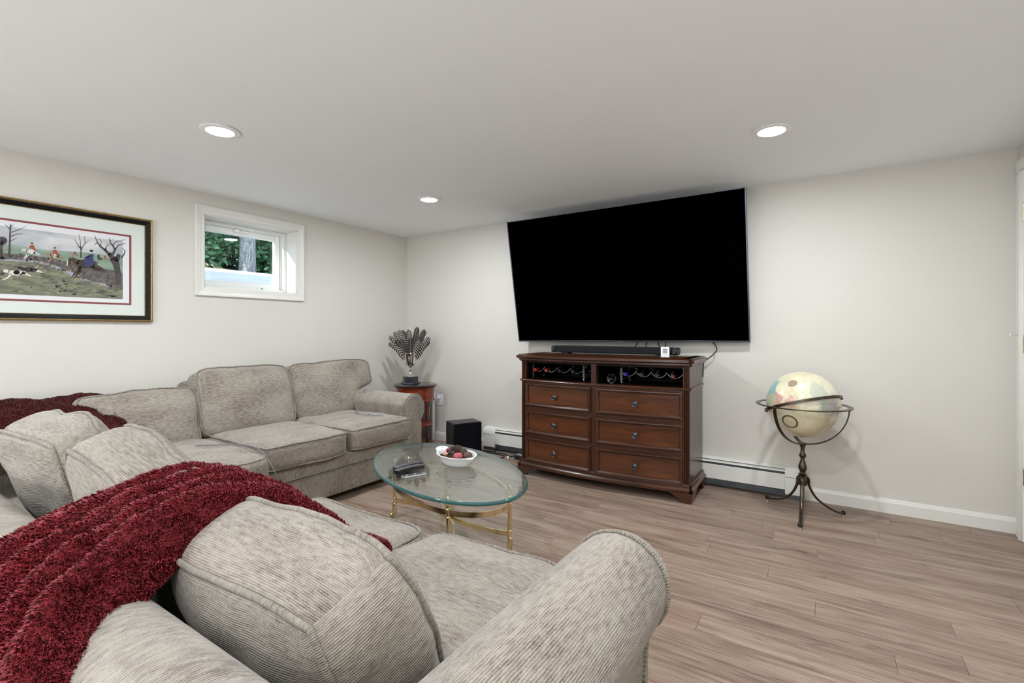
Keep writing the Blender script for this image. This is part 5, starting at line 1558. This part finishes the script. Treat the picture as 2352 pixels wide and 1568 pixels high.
# ---------------------------------------------------------------- remote controls
def remote(base, tip, w, h, label, mat, top, bend=0.0, nb=8, taper=0.85):
    base, tip = Vector(base), Vector(tip); base.z = tip.z = GZ
    d = (tip - base); L_ = d.length; d.normalize(); s_ = Vector((-d.y, d.x, 0))
    t = thing('remote_control', label, 'remote control', (base + tip) / 2)
    g = G(); rings = []
    for i in range(17):
        f = i / 16; e = min(1, math.sqrt(max(0.0, 1 - max(0, abs(2 * f - 1) - 0.9) ** 2 / 0.01))); e = max(e, 0.35)
        ww = w / 2 * (taper + (1 - taper) * f) * e; lift = bend * 4 * f * (1 - f)
        c = base + d * L_ * f
        prof = [(-1, 0.25), (-0.8, 0.02), (0.8, 0.02), (1, 0.25), (1, 0.72), (0.9, 1.0), (-0.9, 1.0), (-1, 0.72)]
        rings.append([c + s_ * ww * a + Vector((0, 0, lift + h * b)) for a, b in prof])
    g.loft(rings, m=0)
    make('body', g, mat, t, angle=35)
    g = G(); rings = []
    for i in range(13):
        f = 0.05 + 0.9 * i / 12; lift = bend * 4 * f * (1 - f); ww = w / 2 * (taper + (1 - taper) * f) * 0.82; c = base + d * L_ * f
        rings.append([c + s_ * a * ww + Vector((0, 0, lift + h * b)) for a, b in ((-1, 0.98), (1, 0.98), (0.97, 1.05), (-0.97, 1.05))])
    g.loft(rings); make('face_plate', g, top, t, angle=35)
    for i in range(nb):
        for j in (-1, 0, 1) if nb > 4 else (0,):
            f = 0.22 + 0.66 * i / max(1, nb - 1)
            c = base + d * L_ * f + s_ * j * w * 0.2 + Vector((0, 0, bend * 4 * f * (1 - f) + h * 1.03))
            g = G(); g.lathe([(0.0, 0.0), (0.0032, 0.0), (0.0028, 0.0016), (0.0, 0.002)], c, 8); make('button', g, M_pewter if nb > 4 else M_white, t)
M_facegrey = simple('remote_face', (0.10, 0.105, 0.115, 1), 0.35, var=0.1)
remote((1.990, -2.060, 0), (2.030, -1.880, 0), 0.046, 0.019, 'front of two black curved remote controls on the left of the glass table', M_blackgloss, M_facegrey, bend=0.006)
remote((1.952, -2.030, 0), (1.985, -1.850, 0), 0.046, 0.021, 'rear of two black curved remote controls on the left of the glass table', M_blackgloss, M_facegrey, bend=0.006)
M_alu = simple('brushed_silver', (0.62, 0.63, 0.66, 1), 0.25, 0.9, var=0.06, scale=60)
remote((2.068, -2.085, 0), (2.120, -1.960, 0), 0.038, 0.010, 'slim silver remote control nearest the front edge of the glass table', M_alu, simple('remote_black_face', (0.05, 0.052, 0.06, 1), 0.2, var=0.1), nb=3, taper=1.0)

# ---------------------------------------------------------------- globe on a bronze stand
GP = Vector((3.770, -0.342, 0)); GRZ = 0.690; GR = 0.203
gl = thing('globe', 'antique cream globe in a bronze tripod floor stand against the back wall', 'globe', GP)
VG = (CAM - (GP + Vector((0, 0, GRZ)))); VG.z = 0; VG.normalize(); RG = Vector((-VG.y, VG.x, 0))   # RG points to picture right
def mat_globe():
    m, nt, p = new_mat('globe_map'); L = nt.links.new
    tc = N(nt, 'ShaderNodeTexCoord')
    def mth(op, a, b=0.0):
        n_ = N(nt, 'ShaderNodeMath', operation=op)
        for i, x in enumerate((a, b)):
            if isinstance(x, (int, float)): n_.inputs[i].default_value = x
            else: L(x, n_.inputs[i])
        return n_.outputs[0]
    def dist(dirv):
        v = N(nt, 'ShaderNodeVectorMath', operation='DISTANCE'); L(tc.outputs['Object'], v.inputs[0])
        dv = Vector(dirv).normalized() * GR; v.inputs[1].default_value = dv
        return v.outputs['Value']
    def mix(fac, a, b, typ='MIX'):
        n_ = N(nt, 'ShaderNodeMixRGB', blend_type=typ); L(fac, n_.inputs[0])
        for i, x in ((1, a), (2, b)):
            if isinstance(x, tuple): n_.inputs[i].default_value = x
            else: L(x, n_.inputs[i])
        return n_.outputs[0]
    nz = N(nt, 'ShaderNodeTexNoise'); nz.inputs['Scale'].default_value = 6; nz.inputs['Detail'].default_value = 5; L(tc.outputs['Object'], nz.inputs['Vector'])
    base = ramp(nt, [(0.3, srgb(206, 196, 160)), (0.55, srgb(226, 219, 192)), (0.8, srgb(236, 231, 210))]); L(nz.outputs['Fac'], base.inputs[0])
    col = base.outputs[0]
    nz2 = N(nt, 'ShaderNodeTexNoise'); nz2.inputs['Scale'].default_value = 14; nz2.inputs['Detail'].default_value = 6; L(tc.outputs['Object'], nz2.inputs['Vector'])
    warp = mth('MULTIPLY', mth('SUBTRACT', nz2.outputs['Fac'], 0.5), 0.14)
    def patch(dirv, r, c, soft=0.012, ripple=True):
        d = dist(dirv)
        if ripple: d = mth('ADD', d, warp)
        rp = ramp(nt, [(max(0, (r - soft)) / 0.4, (1, 1, 1, 1)), ((r + soft) / 0.4, (0, 0, 0, 1))]); L(mth('DIVIDE', d, 0.4), rp.inputs[0])
        return rp.outputs[0], c
    v = lambda r_, u_, f_: RG * r_ + Vector((0, 0, u_)) + VG * f_
    for (dv, r, c, s_) in ((v(-0.66, 0.22, 0.60), 0.046, srgb(208, 160, 148), 0.006), (v(-0.92, 0.36, 0.10), 0.105, srgb(138, 178, 174), 0.008), (v(-0.83, 0.12, 0.52), 0.040, srgb(186, 190, 158), 0.008), (v(-0.30, 0.19, 0.92), 0.030, srgb(212, 172, 158), 0.006),
                          (v(0.42, 0.44, 0.78), 0.062, srgb(198, 200, 184), 0.008), (v(0.50, 0.05, 0.85), 0.04, srgb(150, 160, 150), 0.02), (v(0.78, 0.02, 0.62), 0.06, srgb(168, 164, 160), 0.03), (v(0.62, -0.5, 0.6), 0.05, srgb(190, 178, 150), 0.03)):
        f, c = patch(dv, r, c, s_); col = mix(f, col, c)
    # round cartouches
    f, c = patch(v(-0.26, 0.70, 0.68), 0.026, srgb(158, 140, 124), 0.002, False); col = mix(f, col, c)
    dv = v(-0.33, -0.44, 0.83)
    fo, c = patch(dv, 0.046, srgb(70, 72, 64), 0.002, False); col = mix(fo, col, c)
    fi, c = patch(dv, 0.036, srgb(206, 192, 156), 0.002, False); col = mix(fi, col, c)
    sp = N(nt, 'ShaderNodeTexNoise'); sp.inputs['Scale'].default_value = 90; sp.inputs['Detail'].default_value = 2; L(tc.outputs['Object'], sp.inputs['Vector'])
    sr = ramp(nt, [(0.30, (0.45, 0.40, 0.32, 1)), (0.38, (1, 1, 1, 1))]); L(sp.outputs['Fac'], sr.inputs[0])
    n_ = N(nt, 'ShaderNodeMixRGB', blend_type='MULTIPLY'); n_.inputs[0].default_value = 0.6; L(col, n_.inputs[1]); L(sr.outputs[0], n_.inputs[2])
    L(n_.outputs[0], p.inputs['Base Color'])
    p.inputs['Roughness'].default_value = 0.22; p.inputs['Coat Weight'].default_value = 0.4; p.inputs['Coat Roughness'].default_value = 0.06
    return m
g = G(); g.sphere(GP + Vector((0, 0, GRZ)), GR, 48, 32); make('globe_ball', g, mat_globe(), gl, angle=None, origin=GP + Vector((0, 0, GRZ)))
C0 = GP + Vector((0, 0, GRZ))
def band(g, c, e1, e2, r0, r1, th, a0=0, a1=2 * PI, n=64, closed=True):
    nrm = Vector(e1).cross(Vector(e2)).normalized(); rings = []
    for k in range(n if closed else n + 1):
        a = a0 + (a1 - a0) * k / n; d = Vector(e1) * cos(a) + Vector(e2) * sin(a)
        rings.append([c + d * r0 - nrm * th / 2, c + d * r1 - nrm * th / 2, c + d * r1 + nrm * th / 2, c + d * r0 + nrm * th / 2])
    g.loft(rings, closed=closed, caps=not closed)
g = G(); band(g, C0 + Vector((0, 0, -0.004)), RG, VG, 0.236, 0.261, 0.005); make('horizon_ring', g, M_bronze, gl, angle=40)
# tilted meridian band
m1 = (RG * cos(0.27) + Vector((0, 0, sin(0.27)))).normalized(); m2 = VG * cos(0.22) + Vector((0, 0, sin(0.22))); m2 = (m2 - m1 * m1.dot(m2)).normalized()
g = G(); 
nrm_ = m1.cross(m2).normalized(); rings = []
for k in range(72):
    a = 2 * PI * k / 72; d = m1 * cos(a) + m2 * sin(a)
    rings.append([C0 + d * r + nrm_ * h for r, h in ((0.212, -0.0085), (0.217, -0.0085), (0.217, 0.0085), (0.212, 0.0085))])
g.loft(rings, closed=True, caps=False); mer = make('meridian_band', g, M_bronze, gl, angle=40)
for sgn in (-1, 1):
    d = (m1 * 0.62 * sgn + m2 * 0.785 * sgn).normalized()
    g = G(); g.tube([C0 + d * 0.200, C0 + d * 0.222], 0.0055, 10); make('axis_pin', g, simple('pin_red_brown', (0.12, 0.03, 0.02, 1), 0.4), mer)
# three curved arms of the cradle
for k, a in enumerate((math.radians(127), math.radians(10), math.radians(247))):
    e = RG * cos(a) + VG * sin(a)
    rings = []
    for i in range(19):
        t = PI / 2 * i / 18
        rr = 0.241
        c = C0 + e * rr * cos(t) + Vector((0, 0, -0.004 - rr * sin(t)))
        nn = (e * cos(t) + Vector((0, 0, -sin(t)))); s_ = e.cross(Vector((0, 0, 1)))
        rings.append([c + nn * p_ + s_ * q_ for p_, q_ in ((-0.0035, -0.009), (0.0035, -0.009), (0.0035, 0.009), (-0.0035, 0.009))])
    g = G(); g.loft(rings); make('cradle_arm', g, M_bronze, gl, angle=40)
    g = G(); g.sphere(C0 + e * 0.243 + Vector((0, 0, -0.012)), 0.008, 10, 8); make('cradle_screw', g, M_bronze, gl)
g = G()
g.lathe([(0.0, 0.185), (0.020, 0.187), (0.026, 0.200), (0.026, 0.232), (0.020, 0.240), (0.015, 0.246), (0.022, 0.252), (0.024, 0.257), (0.016, 0.262), (0.014, 0.268), (0.018, 0.278), (0.024, 0.292), (0.0245, 0.302), (0.019, 0.322), (0.012, 0.345), (0.0115, 0.356), (0.018, 0.364), (0.020, 0.372), (0.018, 0.382), (0.012, 0.390), (0.0115, 0.420), (0.018, 0.436), (0.018, 0.450), (0.0, 0.452)], GP, 28)
make('turned_post', g, M_bronze, gl, angle=40)
feet = [Vector((3.768, -0.607, 0)), Vector((3.558, -0.178, 0)), Vector((3.981, -0.241, 0))]
for f in feet:
    e = (f - GP); R_ = e.length; e.normalize(); s_ = e.cross(Vector((0, 0, 1)))
    cl = spline([GP + e * 0.022 + Vector((0, 0, 0.240)), GP + e * 0.034 + Vector((0, 0, 0.225)), GP + e * 0.040 + Vector((0, 0, 0.180)), GP + e * 0.080 + Vector((0, 0, 0.110)), GP + e * 0.150 + Vector((0, 0, 0.055)), GP + e * (R_ - 0.03) + Vector((0, 0, 0.028)), GP + e * (R_ - 0.006) + Vector((0, 0, 0.024))], 6)
    rings = []
    for i, p in enumerate(cl):
        tg = (cl[min(i + 1, len(cl) - 1)] - cl[max(i - 1, 0)]).normalized(); u_ = s_.cross(tg).normalized(); w = 0.0115; h = 0.0070
        rings.append([p + s_ * w * cos(b) + u_ * h * sin(b) for b in [2 * PI * q / 10 for q in range(10)]])
    g = G(); g.loft(rings); lg = make('leg', g, M_bronze, gl, angle=50)
    g = G(); g.sphere(GP + e * R_ + Vector((0, 0, 0.026)), 0.0135, 14, 10); make('foot_knob', g, M_darkiron, lg)
    g = G(); g.lathe([(0.0, 0.0), (0.007, 0.0), (0.006, 0.014), (0.0, 0.014)], GP + e * R_, 10); make('glide', g, M_silver, lg)

# ---------------------------------------------------------------- framed hunting print on the left wall
PY1, PZ0, PZ1 = -2.419, 1.206, 1.905
PH = PZ1 - PZ0; PY0 = PY1 - 1.42
pc = thing('framed_picture', 'framed countryside riding print in a black and gold frame on the left wall', 'picture', (0, (PY0 + PY1) / 2, PZ0))
M_frameblk = simple('frame_black', (0.006, 0.005, 0.005, 1), 0.45, var=0.2, spec=0.2)
M_framegold = simple('frame_gold', (0.36, 0.24, 0.10, 1), 0.35, 0.9, var=0.3, scale=60)
M_mat = simple('mat_board', srgb(214, 220, 214), 0.9, var=0.01)
M_matin = simple('print_paper', srgb(222, 222, 224), 0.9, var=0.01)
M_matred = simple('mat_red_line', srgb(128, 58, 60), 0.9, var=0.05)
FW = 0.044
def pframe(name, prof, mat):
    for side in ('left', 'right', 'bottom', 'top'):
        g = G(); g.loft(miter(prof, PY0 + FW, PY1 - FW, PZ0 + FW, PZ1 - FW, side)); make(name, g, mat, pc, angle=25)
pframe('frame_rail', [(0.004, 0.0), (0.004, 0.014), (0.010, 0.016), (0.016, 0.019), (0.026, 0.024), (0.030, 0.024), (0.030, 0.0)], M_frameblk)
pframe('gilt_edge', [(0.030, 0.0), (0.030, 0.025), (0.035, 0.028), (0.041, 0.026), (0.044, 0.018), (0.044, 0.0)], M_framegold)
pframe('gilt_slip', [(0.0, 0.0), (0.0, 0.010), (0.002, 0.014), (0.0045, 0.012), (0.0045, 0.0)], M_framegold)
g = G(); g.box(0.0, 0.006, PY0 + 0.02, PY1 - 0.02, PZ0 + 0.02, PZ1 - 0.02); make('mat', g, M_mat, pc, smooth=False)
# inner rectangles, from the right edge of the frame and the frame height (fractions of the photograph)
def onwall(x, y):   # picture-frame coordinates: distance from the right frame edge, height above its foot
    return (PY1 - x, PZ0 + y)
IX0, IX1, IZ0, IZ1 = 0.118, 1.30, 0.112, 0.578      # red line box (from right edge / foot)
def flat(name, mats, polys, layer):
    g = G()
    for poly, mi in polys:
        k = len(poly)
        vs = [Vector((layer, PY1 - a, PZ0 + b)) for a, b in poly]
        ar = sum(poly[i][0] * poly[(i + 1) % k][1] - poly[(i + 1) % k][0] * poly[i][1] for i in range(k))
        ids = tuple(range(k)) if ar < 0 else tuple(reversed(range(k)))
        g.add(vs, [ids], mi)
    return make(name, g, mats, pc, smooth=False, fix=False)
def rect(a0, a1, b0, b1): return [(a0, b0), (a1, b0), (a1, b1), (a0, b1)]
flat('red_line', [M_matred], [(rect(IX0, IX1, IZ0, IZ1), 0)], 0.0064)
flat('paper', [M_matin], [(rect(IX0 + 0.012, IX1 - 0.012, IZ0 + 0.012, IZ1 - 0.012), 0)], 0.0068)
QX0, QX1, QZ0, QZ1 = 0.166, 1.25, 0.150, 0.532
def mat_land(name, lo, hi, scale=14, str_=(1, 1, 1), det=6):
    m, nt, p = new_mat(name); L = nt.links.new
    tc = N(nt, 'ShaderNodeTexCoord'); mp = N(nt, 'ShaderNodeMapping'); mp.inputs['Scale'].default_value = str_
    L(tc.outputs['Object'], mp.inputs[0])
    nz = N(nt, 'ShaderNodeTexNoise'); nz.inputs['Scale'].default_value = scale; nz.inputs['Detail'].default_value = det; nz.inputs['Distortion'].default_value = 0.4
    L(mp.outputs[0], nz.inputs['Vector'])
    rp = ramp(nt, [(0.32, lo), (0.68, hi)]); L(nz.outputs['Fac'], rp.inputs[0]); L(rp.outputs[0], p.inputs['Base Color'])
    p.inputs['Roughness'].default_value = 0.85
    return m
PM = [mat_land('paint_sky', srgb(150, 158, 168), srgb(212, 210, 210), 7, (1, 0.6, 1.8)),
      mat_land('paint_far', srgb(120, 138, 128), srgb(156, 170, 156), 20, (1, 0.5, 2)),
      mat_land('paint_field', srgb(118, 142, 126), srgb(142, 160, 142), 14, (1, 0.5, 2)),
      mat_land('paint_hedge', srgb(60, 56, 58), srgb(116, 108, 104), 60),
      mat_land('paint_grass', srgb(88, 92, 78), srgb(136, 136, 112), 22, (1, 0.7, 2.0)),
      mat_land('paint_stream', srgb(138, 142, 156), srgb(172, 174, 184), 40),
      mat_land('paint_tree', srgb(54, 48, 50), srgb(84, 76, 76), 60),
      mat_land('paint_bay', srgb(44, 34, 30), srgb(78, 60, 50), 30),
      mat_land('paint_grey_horse', srgb(188, 186, 182), srgb(222, 220, 216), 30),
      mat_land('paint_red_coat', srgb(150, 62, 44), srgb(172, 80, 58), 30),
      mat_land('paint_navy', srgb(42, 48, 92), srgb(60, 64, 112), 30),
      mat_land('paint_dark', srgb(34, 30, 34), srgb(52, 46, 50), 30),
      mat_land('paint_chestnut', srgb(146, 118, 96), srgb(170, 140, 114), 30),
      mat_land('paint_cream', srgb(214, 206, 192), srgb(226, 220, 208), 30)]
PM += [mat_land('paint_tuft', srgb(66, 70, 54), srgb(96, 98, 74), 40), mat_land('paint_tuft_pale', srgb(122, 124, 96), srgb(150, 148, 118), 40), mat_land('paint_twig', srgb(112, 98, 92), srgb(134, 122, 114), 50)]
SKY, FAR, FIELD, HEDGE, GRASS, STREAM, TREE, BAY, GREYH, RED, NAVY, DARK, CHEST, CREAM, TUFT, TUFT2, TWIG = range(17)
# photo crop pixels (2281 wide crop of the print) -> frame coordinates
ROW = []
def fp(cx, cy):
    px, py = cx * 320 / 2281.0, 480 + cy * 220 / 1568.0
    r = Vector((0, 0, 0))
    dx = (px - 1176) / 1115.0; dz = -(py - 760) / 1115.0
    c_, s_ = cos(math.radians(33.12)), sin(math.radians(33.12))
    rx, ry, rz = -s_ + c_ * dx, c_ + s_ * dx, dz
    t = (0.007 - CAM.x) / rx
    y_, z_ = CAM.y + t * ry, CAM.z + t * rz
    return (PY1 - y_, z_ - PZ0)
def P(*pts): return [fp(a, b) for a, b in pts]
EXT = lambda b: (QX1, b)
layer = [0.0072]
def paint(polys, name='print_area'):
    o = flat(name, PM, polys, layer[0]); layer[0] += 0.0002
    return o
def ext(poly_right, top, bot):      # continue a right-hand outline to the left edge of the print
    return poly_right
skyl = [(QX0, QZ0 + 0.18), (QX0, QZ1), (QX1, QZ1), (QX1, QZ0 + 0.18)]
paint([(skyl, SKY)], 'print_sky')
lowr = fp(2060, 1010)
paint([([(QX0, 0.255), (QX0, fp(2060, 800)[1]), fp(1700, 740), fp(1300, 700), fp(1000, 690), fp(600, 650), fp(200, 580), fp(0, 575), (QX1, fp(0, 575)[1]), (QX1, 0.255)], FAR)], 'print_hills')
paint([([(QX0, 0.20), (QX0, fp(2060, 830)[1]), fp(1700, 775), fp(1300, 735), fp(800, 700), fp(400, 660), fp(0, 655), (QX1, fp(0, 655)[1]), (QX1, 0.20)], FIELD)], 'print_field')
paint([([(QX0, QZ0), (QX0, fp(2060, 1060)[1]), fp(1850, 1000), fp(1600, 960), fp(1300, 900), fp(1050, 850), fp(850, 800), fp(600, 770), fp(300, 740), fp(50, 720), (QX1, fp(0, 720)[1]), (QX1, QZ0)], HEDGE)], 'print_hedge')
paint([([(QX0, QZ0), fp(1700, 1210), fp(1500, 1190), fp(1200, 1040), fp(900, 920), fp(650, 850), fp(300, 830), fp(80, 810), fp(0, 815), (QX1, fp(0, 815)[1]), (QX1, QZ0)], STREAM)], 'print_stream')
paint([([(QX0, QZ0), (QX0, fp(2060, 1330)[1]), fp(1800, 1290), fp(1530, 1200), fp(1250, 1130), fp(1000, 1010), fp(800, 930), fp(560, 870), fp(300, 860), fp(0, 835), (QX1, fp(0, 835)[1]), (QX1, QZ0)], GRASS)], 'print_grass')
def tufts():
    rt = random.Random(12); o = []
    for k in range(150):
        cx = rt.uniform(-40, 2040); t_ = max(0.0, (cx - 500) / 1540)
        top = 870 + 430 * t_ ** 1.3; cy = rt.uniform(top, 1440)
        if cy > 1360 + 100 * t_: continue
        w = rt.uniform(15, 60); o.append((P((cx - w, cy + 6), (cx - w * .5, cy - rt.uniform(8, 26)), (cx, cy - rt.uniform(2, 14)), (cx + w * .4, cy - rt.uniform(8, 30)), (cx + w, cy + 5), (cx, cy + 12)), rt.choice((HEDGE, TUFT, TUFT, TUFT2, TUFT2))))
    for k in range(170):
        cx = rt.uniform(150, 2050); t_ = max(0.0, (cx - 300) / 1750)
        lo, hi = 730 + 330 * t_ ** 1.2, 820 + 470 * t_ ** 1.1
        cy = rt.uniform(lo, hi); w = rt.uniform(8, 30)
        o.append((P((cx - w, cy + 8), (cx - w * .3, cy - rt.uniform(8, 24)), (cx + w * .3, cy - rt.uniform(4, 16)), (cx + w, cy + 6)), rt.choice((TREE, HEDGE, TWIG, TWIG))))
    return o
def limb(pts, w0, w1, mi):
    """tapered brush stroke in crop pixels"""
    L_, R_ = [], []
    n_ = len(pts)
    for i, (x, y) in enumerate(pts):
        x0, y0 = pts[max(i - 1, 0)]; x1, y1 = pts[min(i + 1, n_ - 1)]
        l = math.hypot(x1 - x0, y1 - y0) or 1; nx_, ny_ = -(y1 - y0) / l, (x1 - x0) / l
        w = w0 + (w1 - w0) * i / (n_ - 1)
        L_.append((x + nx_ * w / 2, y + ny_ * w / 2)); R_.append((x - nx_ * w / 2, y - ny_ * w / 2))
    return [(P(L_[i], L_[i + 1], R_[i + 1], R_[i]), mi) for i in range(n_ - 1)]
def blob(cx, cy, rx, ry, mi, n_=14, rot=0.0):
    return (P(*[(cx + rx * cos(a) * cos(rot) - ry * sin(a) * sin(rot), cy + rx * cos(a) * sin(rot) + ry * sin(a) * cos(rot)) for a in [2 * PI * k / n_ for k in range(n_)]]), mi)
paint([q for q in tufts() if min(p[0] for p in q[0]) > QX0 + 0.003 and min(p[1] for p in q[0]) > QZ0 + 0.003], 'print_tufts')
tr_ = []
tr_ += limb([(1935, 1240), (1930, 1050), (1900, 900), (1850, 800)], 90, 120, TREE)
tr_ += limb([(1850, 820), (1790, 720)], 95, 60, TREE) + limb([(1900, 850), (1950, 740)], 90, 60, TREE)
tr_ += limb([(1800, 760), (1730, 680), (1640, 610), (1590, 540), (1550, 440)], 50, 8, TREE) + limb([(1720, 680), (1740, 610), (1800, 570)], 24, 6, TREE) + limb([(1590, 550), (1540, 590)], 12, 4, TREE)
tr_ += limb([(1850, 740), (1880, 660), (1840, 590), (1800, 540), (1790, 470)], 40, 6, TREE) + limb([(1880, 670), (1940, 590), (2050, 560)], 26, 6, TREE) + limb([(1840, 590), (1900, 530), (2050, 500)], 18, 5, TREE)
tr_ += limb([(1980, 800), (2030, 740), (2050, 680), (2000, 640)], 30, 6, TREE) + limb([(1640, 610), (1660, 540), (1620, 480)], 14, 4, TREE) + limb([(1800, 540), (1850, 480)], 10, 4, TREE)
tr_ += limb([(1322, 800), (1325, 640)], 26, 20, TREE) + limb([(1325, 660), (1390, 560), (1385, 440)], 16, 4, TREE) + limb([(1325, 650), (1260, 560), (1215, 480)], 14, 4, TREE) + limb([(1325, 640), (1310, 520), (1290, 400)], 14, 4, TREE) + limb([(1390, 560), (1470, 500)], 8, 3, TREE) + limb([(1325, 640), (1240, 600)], 10, 3, TREE)
tr_ += limb([(150, 780), (160, 500), (170, 250)], 40, 18, TREE) + limb([(180, 450), (260, 410), (380, 400)], 16, 4, TREE) + limb([(175, 520), (280, 470)], 14, 4, TREE) + limb([(165, 330), (80, 250)], 14, 4, TREE) + limb([(185, 380), (330, 330), (420, 280)], 14, 4, TREE) + limb([(172, 300), (220, 250)], 12, 4, TREE)
tr_ += limb([(30, 820), (15, 640), (40, 520)], 60, 40, TREE) + [blob(30, 520, 90, 70, TREE), blob(60, 800, 60, 30, HEDGE)]
paint(tr_, 'print_trees')
def horse(cx, cy, s_, col, leap=False):
    q = lambda x, y: (cx + x * s_, cy + y * s_)
    o = [blob(cx, cy, 150 * s_, 72 * s_, col, 16, 0.12)]
    o += limb([q(-110, -20), q(-190, -60), q(-235, -85)], 100 * s_, 52 * s_, col)
    o += [blob(cx - 258 * s_, cy - 52 * s_, 24 * s_, 60 * s_, col, 12, 0.1)]
    o += limb([q(110, 0), q(200, 60), q(270, 80), q(310, 120)], 95 * s_, 14 * s_, col) + limb([q(90, 30), q(170, 90), q(250, 100)], 60 * s_, 14 * s_, col)
    o += limb([q(-100, 40), q(-120, 110), q(-190, 170), q(-230, 230)], 70 * s_, 16 * s_, col) + limb([q(-80, 40), q(-90, 120), q(-160, 200), q(-210, 245)], 60 * s_, 14 * s_, col)
    o += limb([q(140, -40), q(210, -10)], 24 * s_, 12 * s_, DARK)
    return o
hs = horse(1400, 900, 1.0, BAY) + [blob(1100, 890, 9, 55, CREAM, 10, 0.05)]
hs += limb([(1205, 1100), (1225, 1140)], 20, 14, CREAM) + limb([(1190, 1130), (1180, 1145)], 14, 8, CREAM)
paint(hs, 'print_bay_horse')
paint([(P((1500, 730), (1540, 760), (1520, 800), (1545, 900), (1500, 935), (1400, 950), (1370, 880), (1385, 800), (1470, 760)), NAVY)] + limb([(1480, 750), (1430, 780), (1385, 805)], 34, 16, NAVY) + [blob(1490, 705, 20, 22, CREAM), blob(1495, 685, 30, 20, DARK)], 'print_rider')
paint(horse(500, 700, 0.52, GREYH) + horse(890, 760, 0.48, CHEST) + horse(1215, 745, 0.24, CHEST) + horse(1640, 810, 0.16, DARK) + horse(1735, 820, 0.15, CHEST), 'print_far_horses')
rd = []
for (x, y, s_) in ((525, 615, 1.0), (900, 690, 0.95)):
    rd += [(P((x - 35 * s_, y - 20), (x + 20 * s_, y - 28), (x + 40 * s_, y + 20), (x + 62 * s_, y + 70), (x + 10, y + 50), (x - 45 * s_, y + 10)), RED), blob(x - 5, y - 40, 14, 16, CREAM), blob(x - 4, y - 54, 19, 12, DARK)]
    rd += limb([(x, y + 45), (x - 10, y + 110)], 26, 14, CREAM)
rd += [blob(1222, 715, 14, 20, DARK), blob(1612, 770, 20, 26, DARK), blob(1715, 785, 14, 24, RED)]
paint(rd, 'print_far_riders')
hd = []
for (x, y, s_, dk) in ((270, 1045, 1.0, 0), (480, 990, 0.9, 1)):
    hd += [blob(x, y, 150 * s_, 42 * s_, CREAM if not dk else DARK, 16, 0.05), blob(x - 170 * s_, y - 30, 55 * s_, 26 * s_, CREAM if not dk else DARK, 12, 0.2)]
    hd += [blob(x, y - 8, 55 * s_, 36 * s_, DARK, 12)] if not dk else [blob(x + 30, y, 22, 26, CREAM, 10)]
    hd += limb([(x - 90 * s_, y + 20), (x - 150 * s_, y + 80), (x - 225 * s_, y + 115)], 40, 10, CREAM) + limb([(x + 110 * s_, y + 10), (x + 190 * s_, y + 30), (x + 240 * s_, y + 55)], 44, 12, CREAM)
hd += limb([(560, 980), (640, 915)], 14, 5, CREAM) + limb([(395, 985), (410, 935)], 14, 6, CREAM)
paint(hd, 'print_hounds')
g = G(); g.box(0.0118, 0.0128, PY0 + 0.042, PY1 - 0.042, PZ0 + 0.042, PZ1 - 0.042)
make('glazing', g, mat_glass('picture_glass', (1, 1, 1, 1), 1.35), pc, smooth=False)
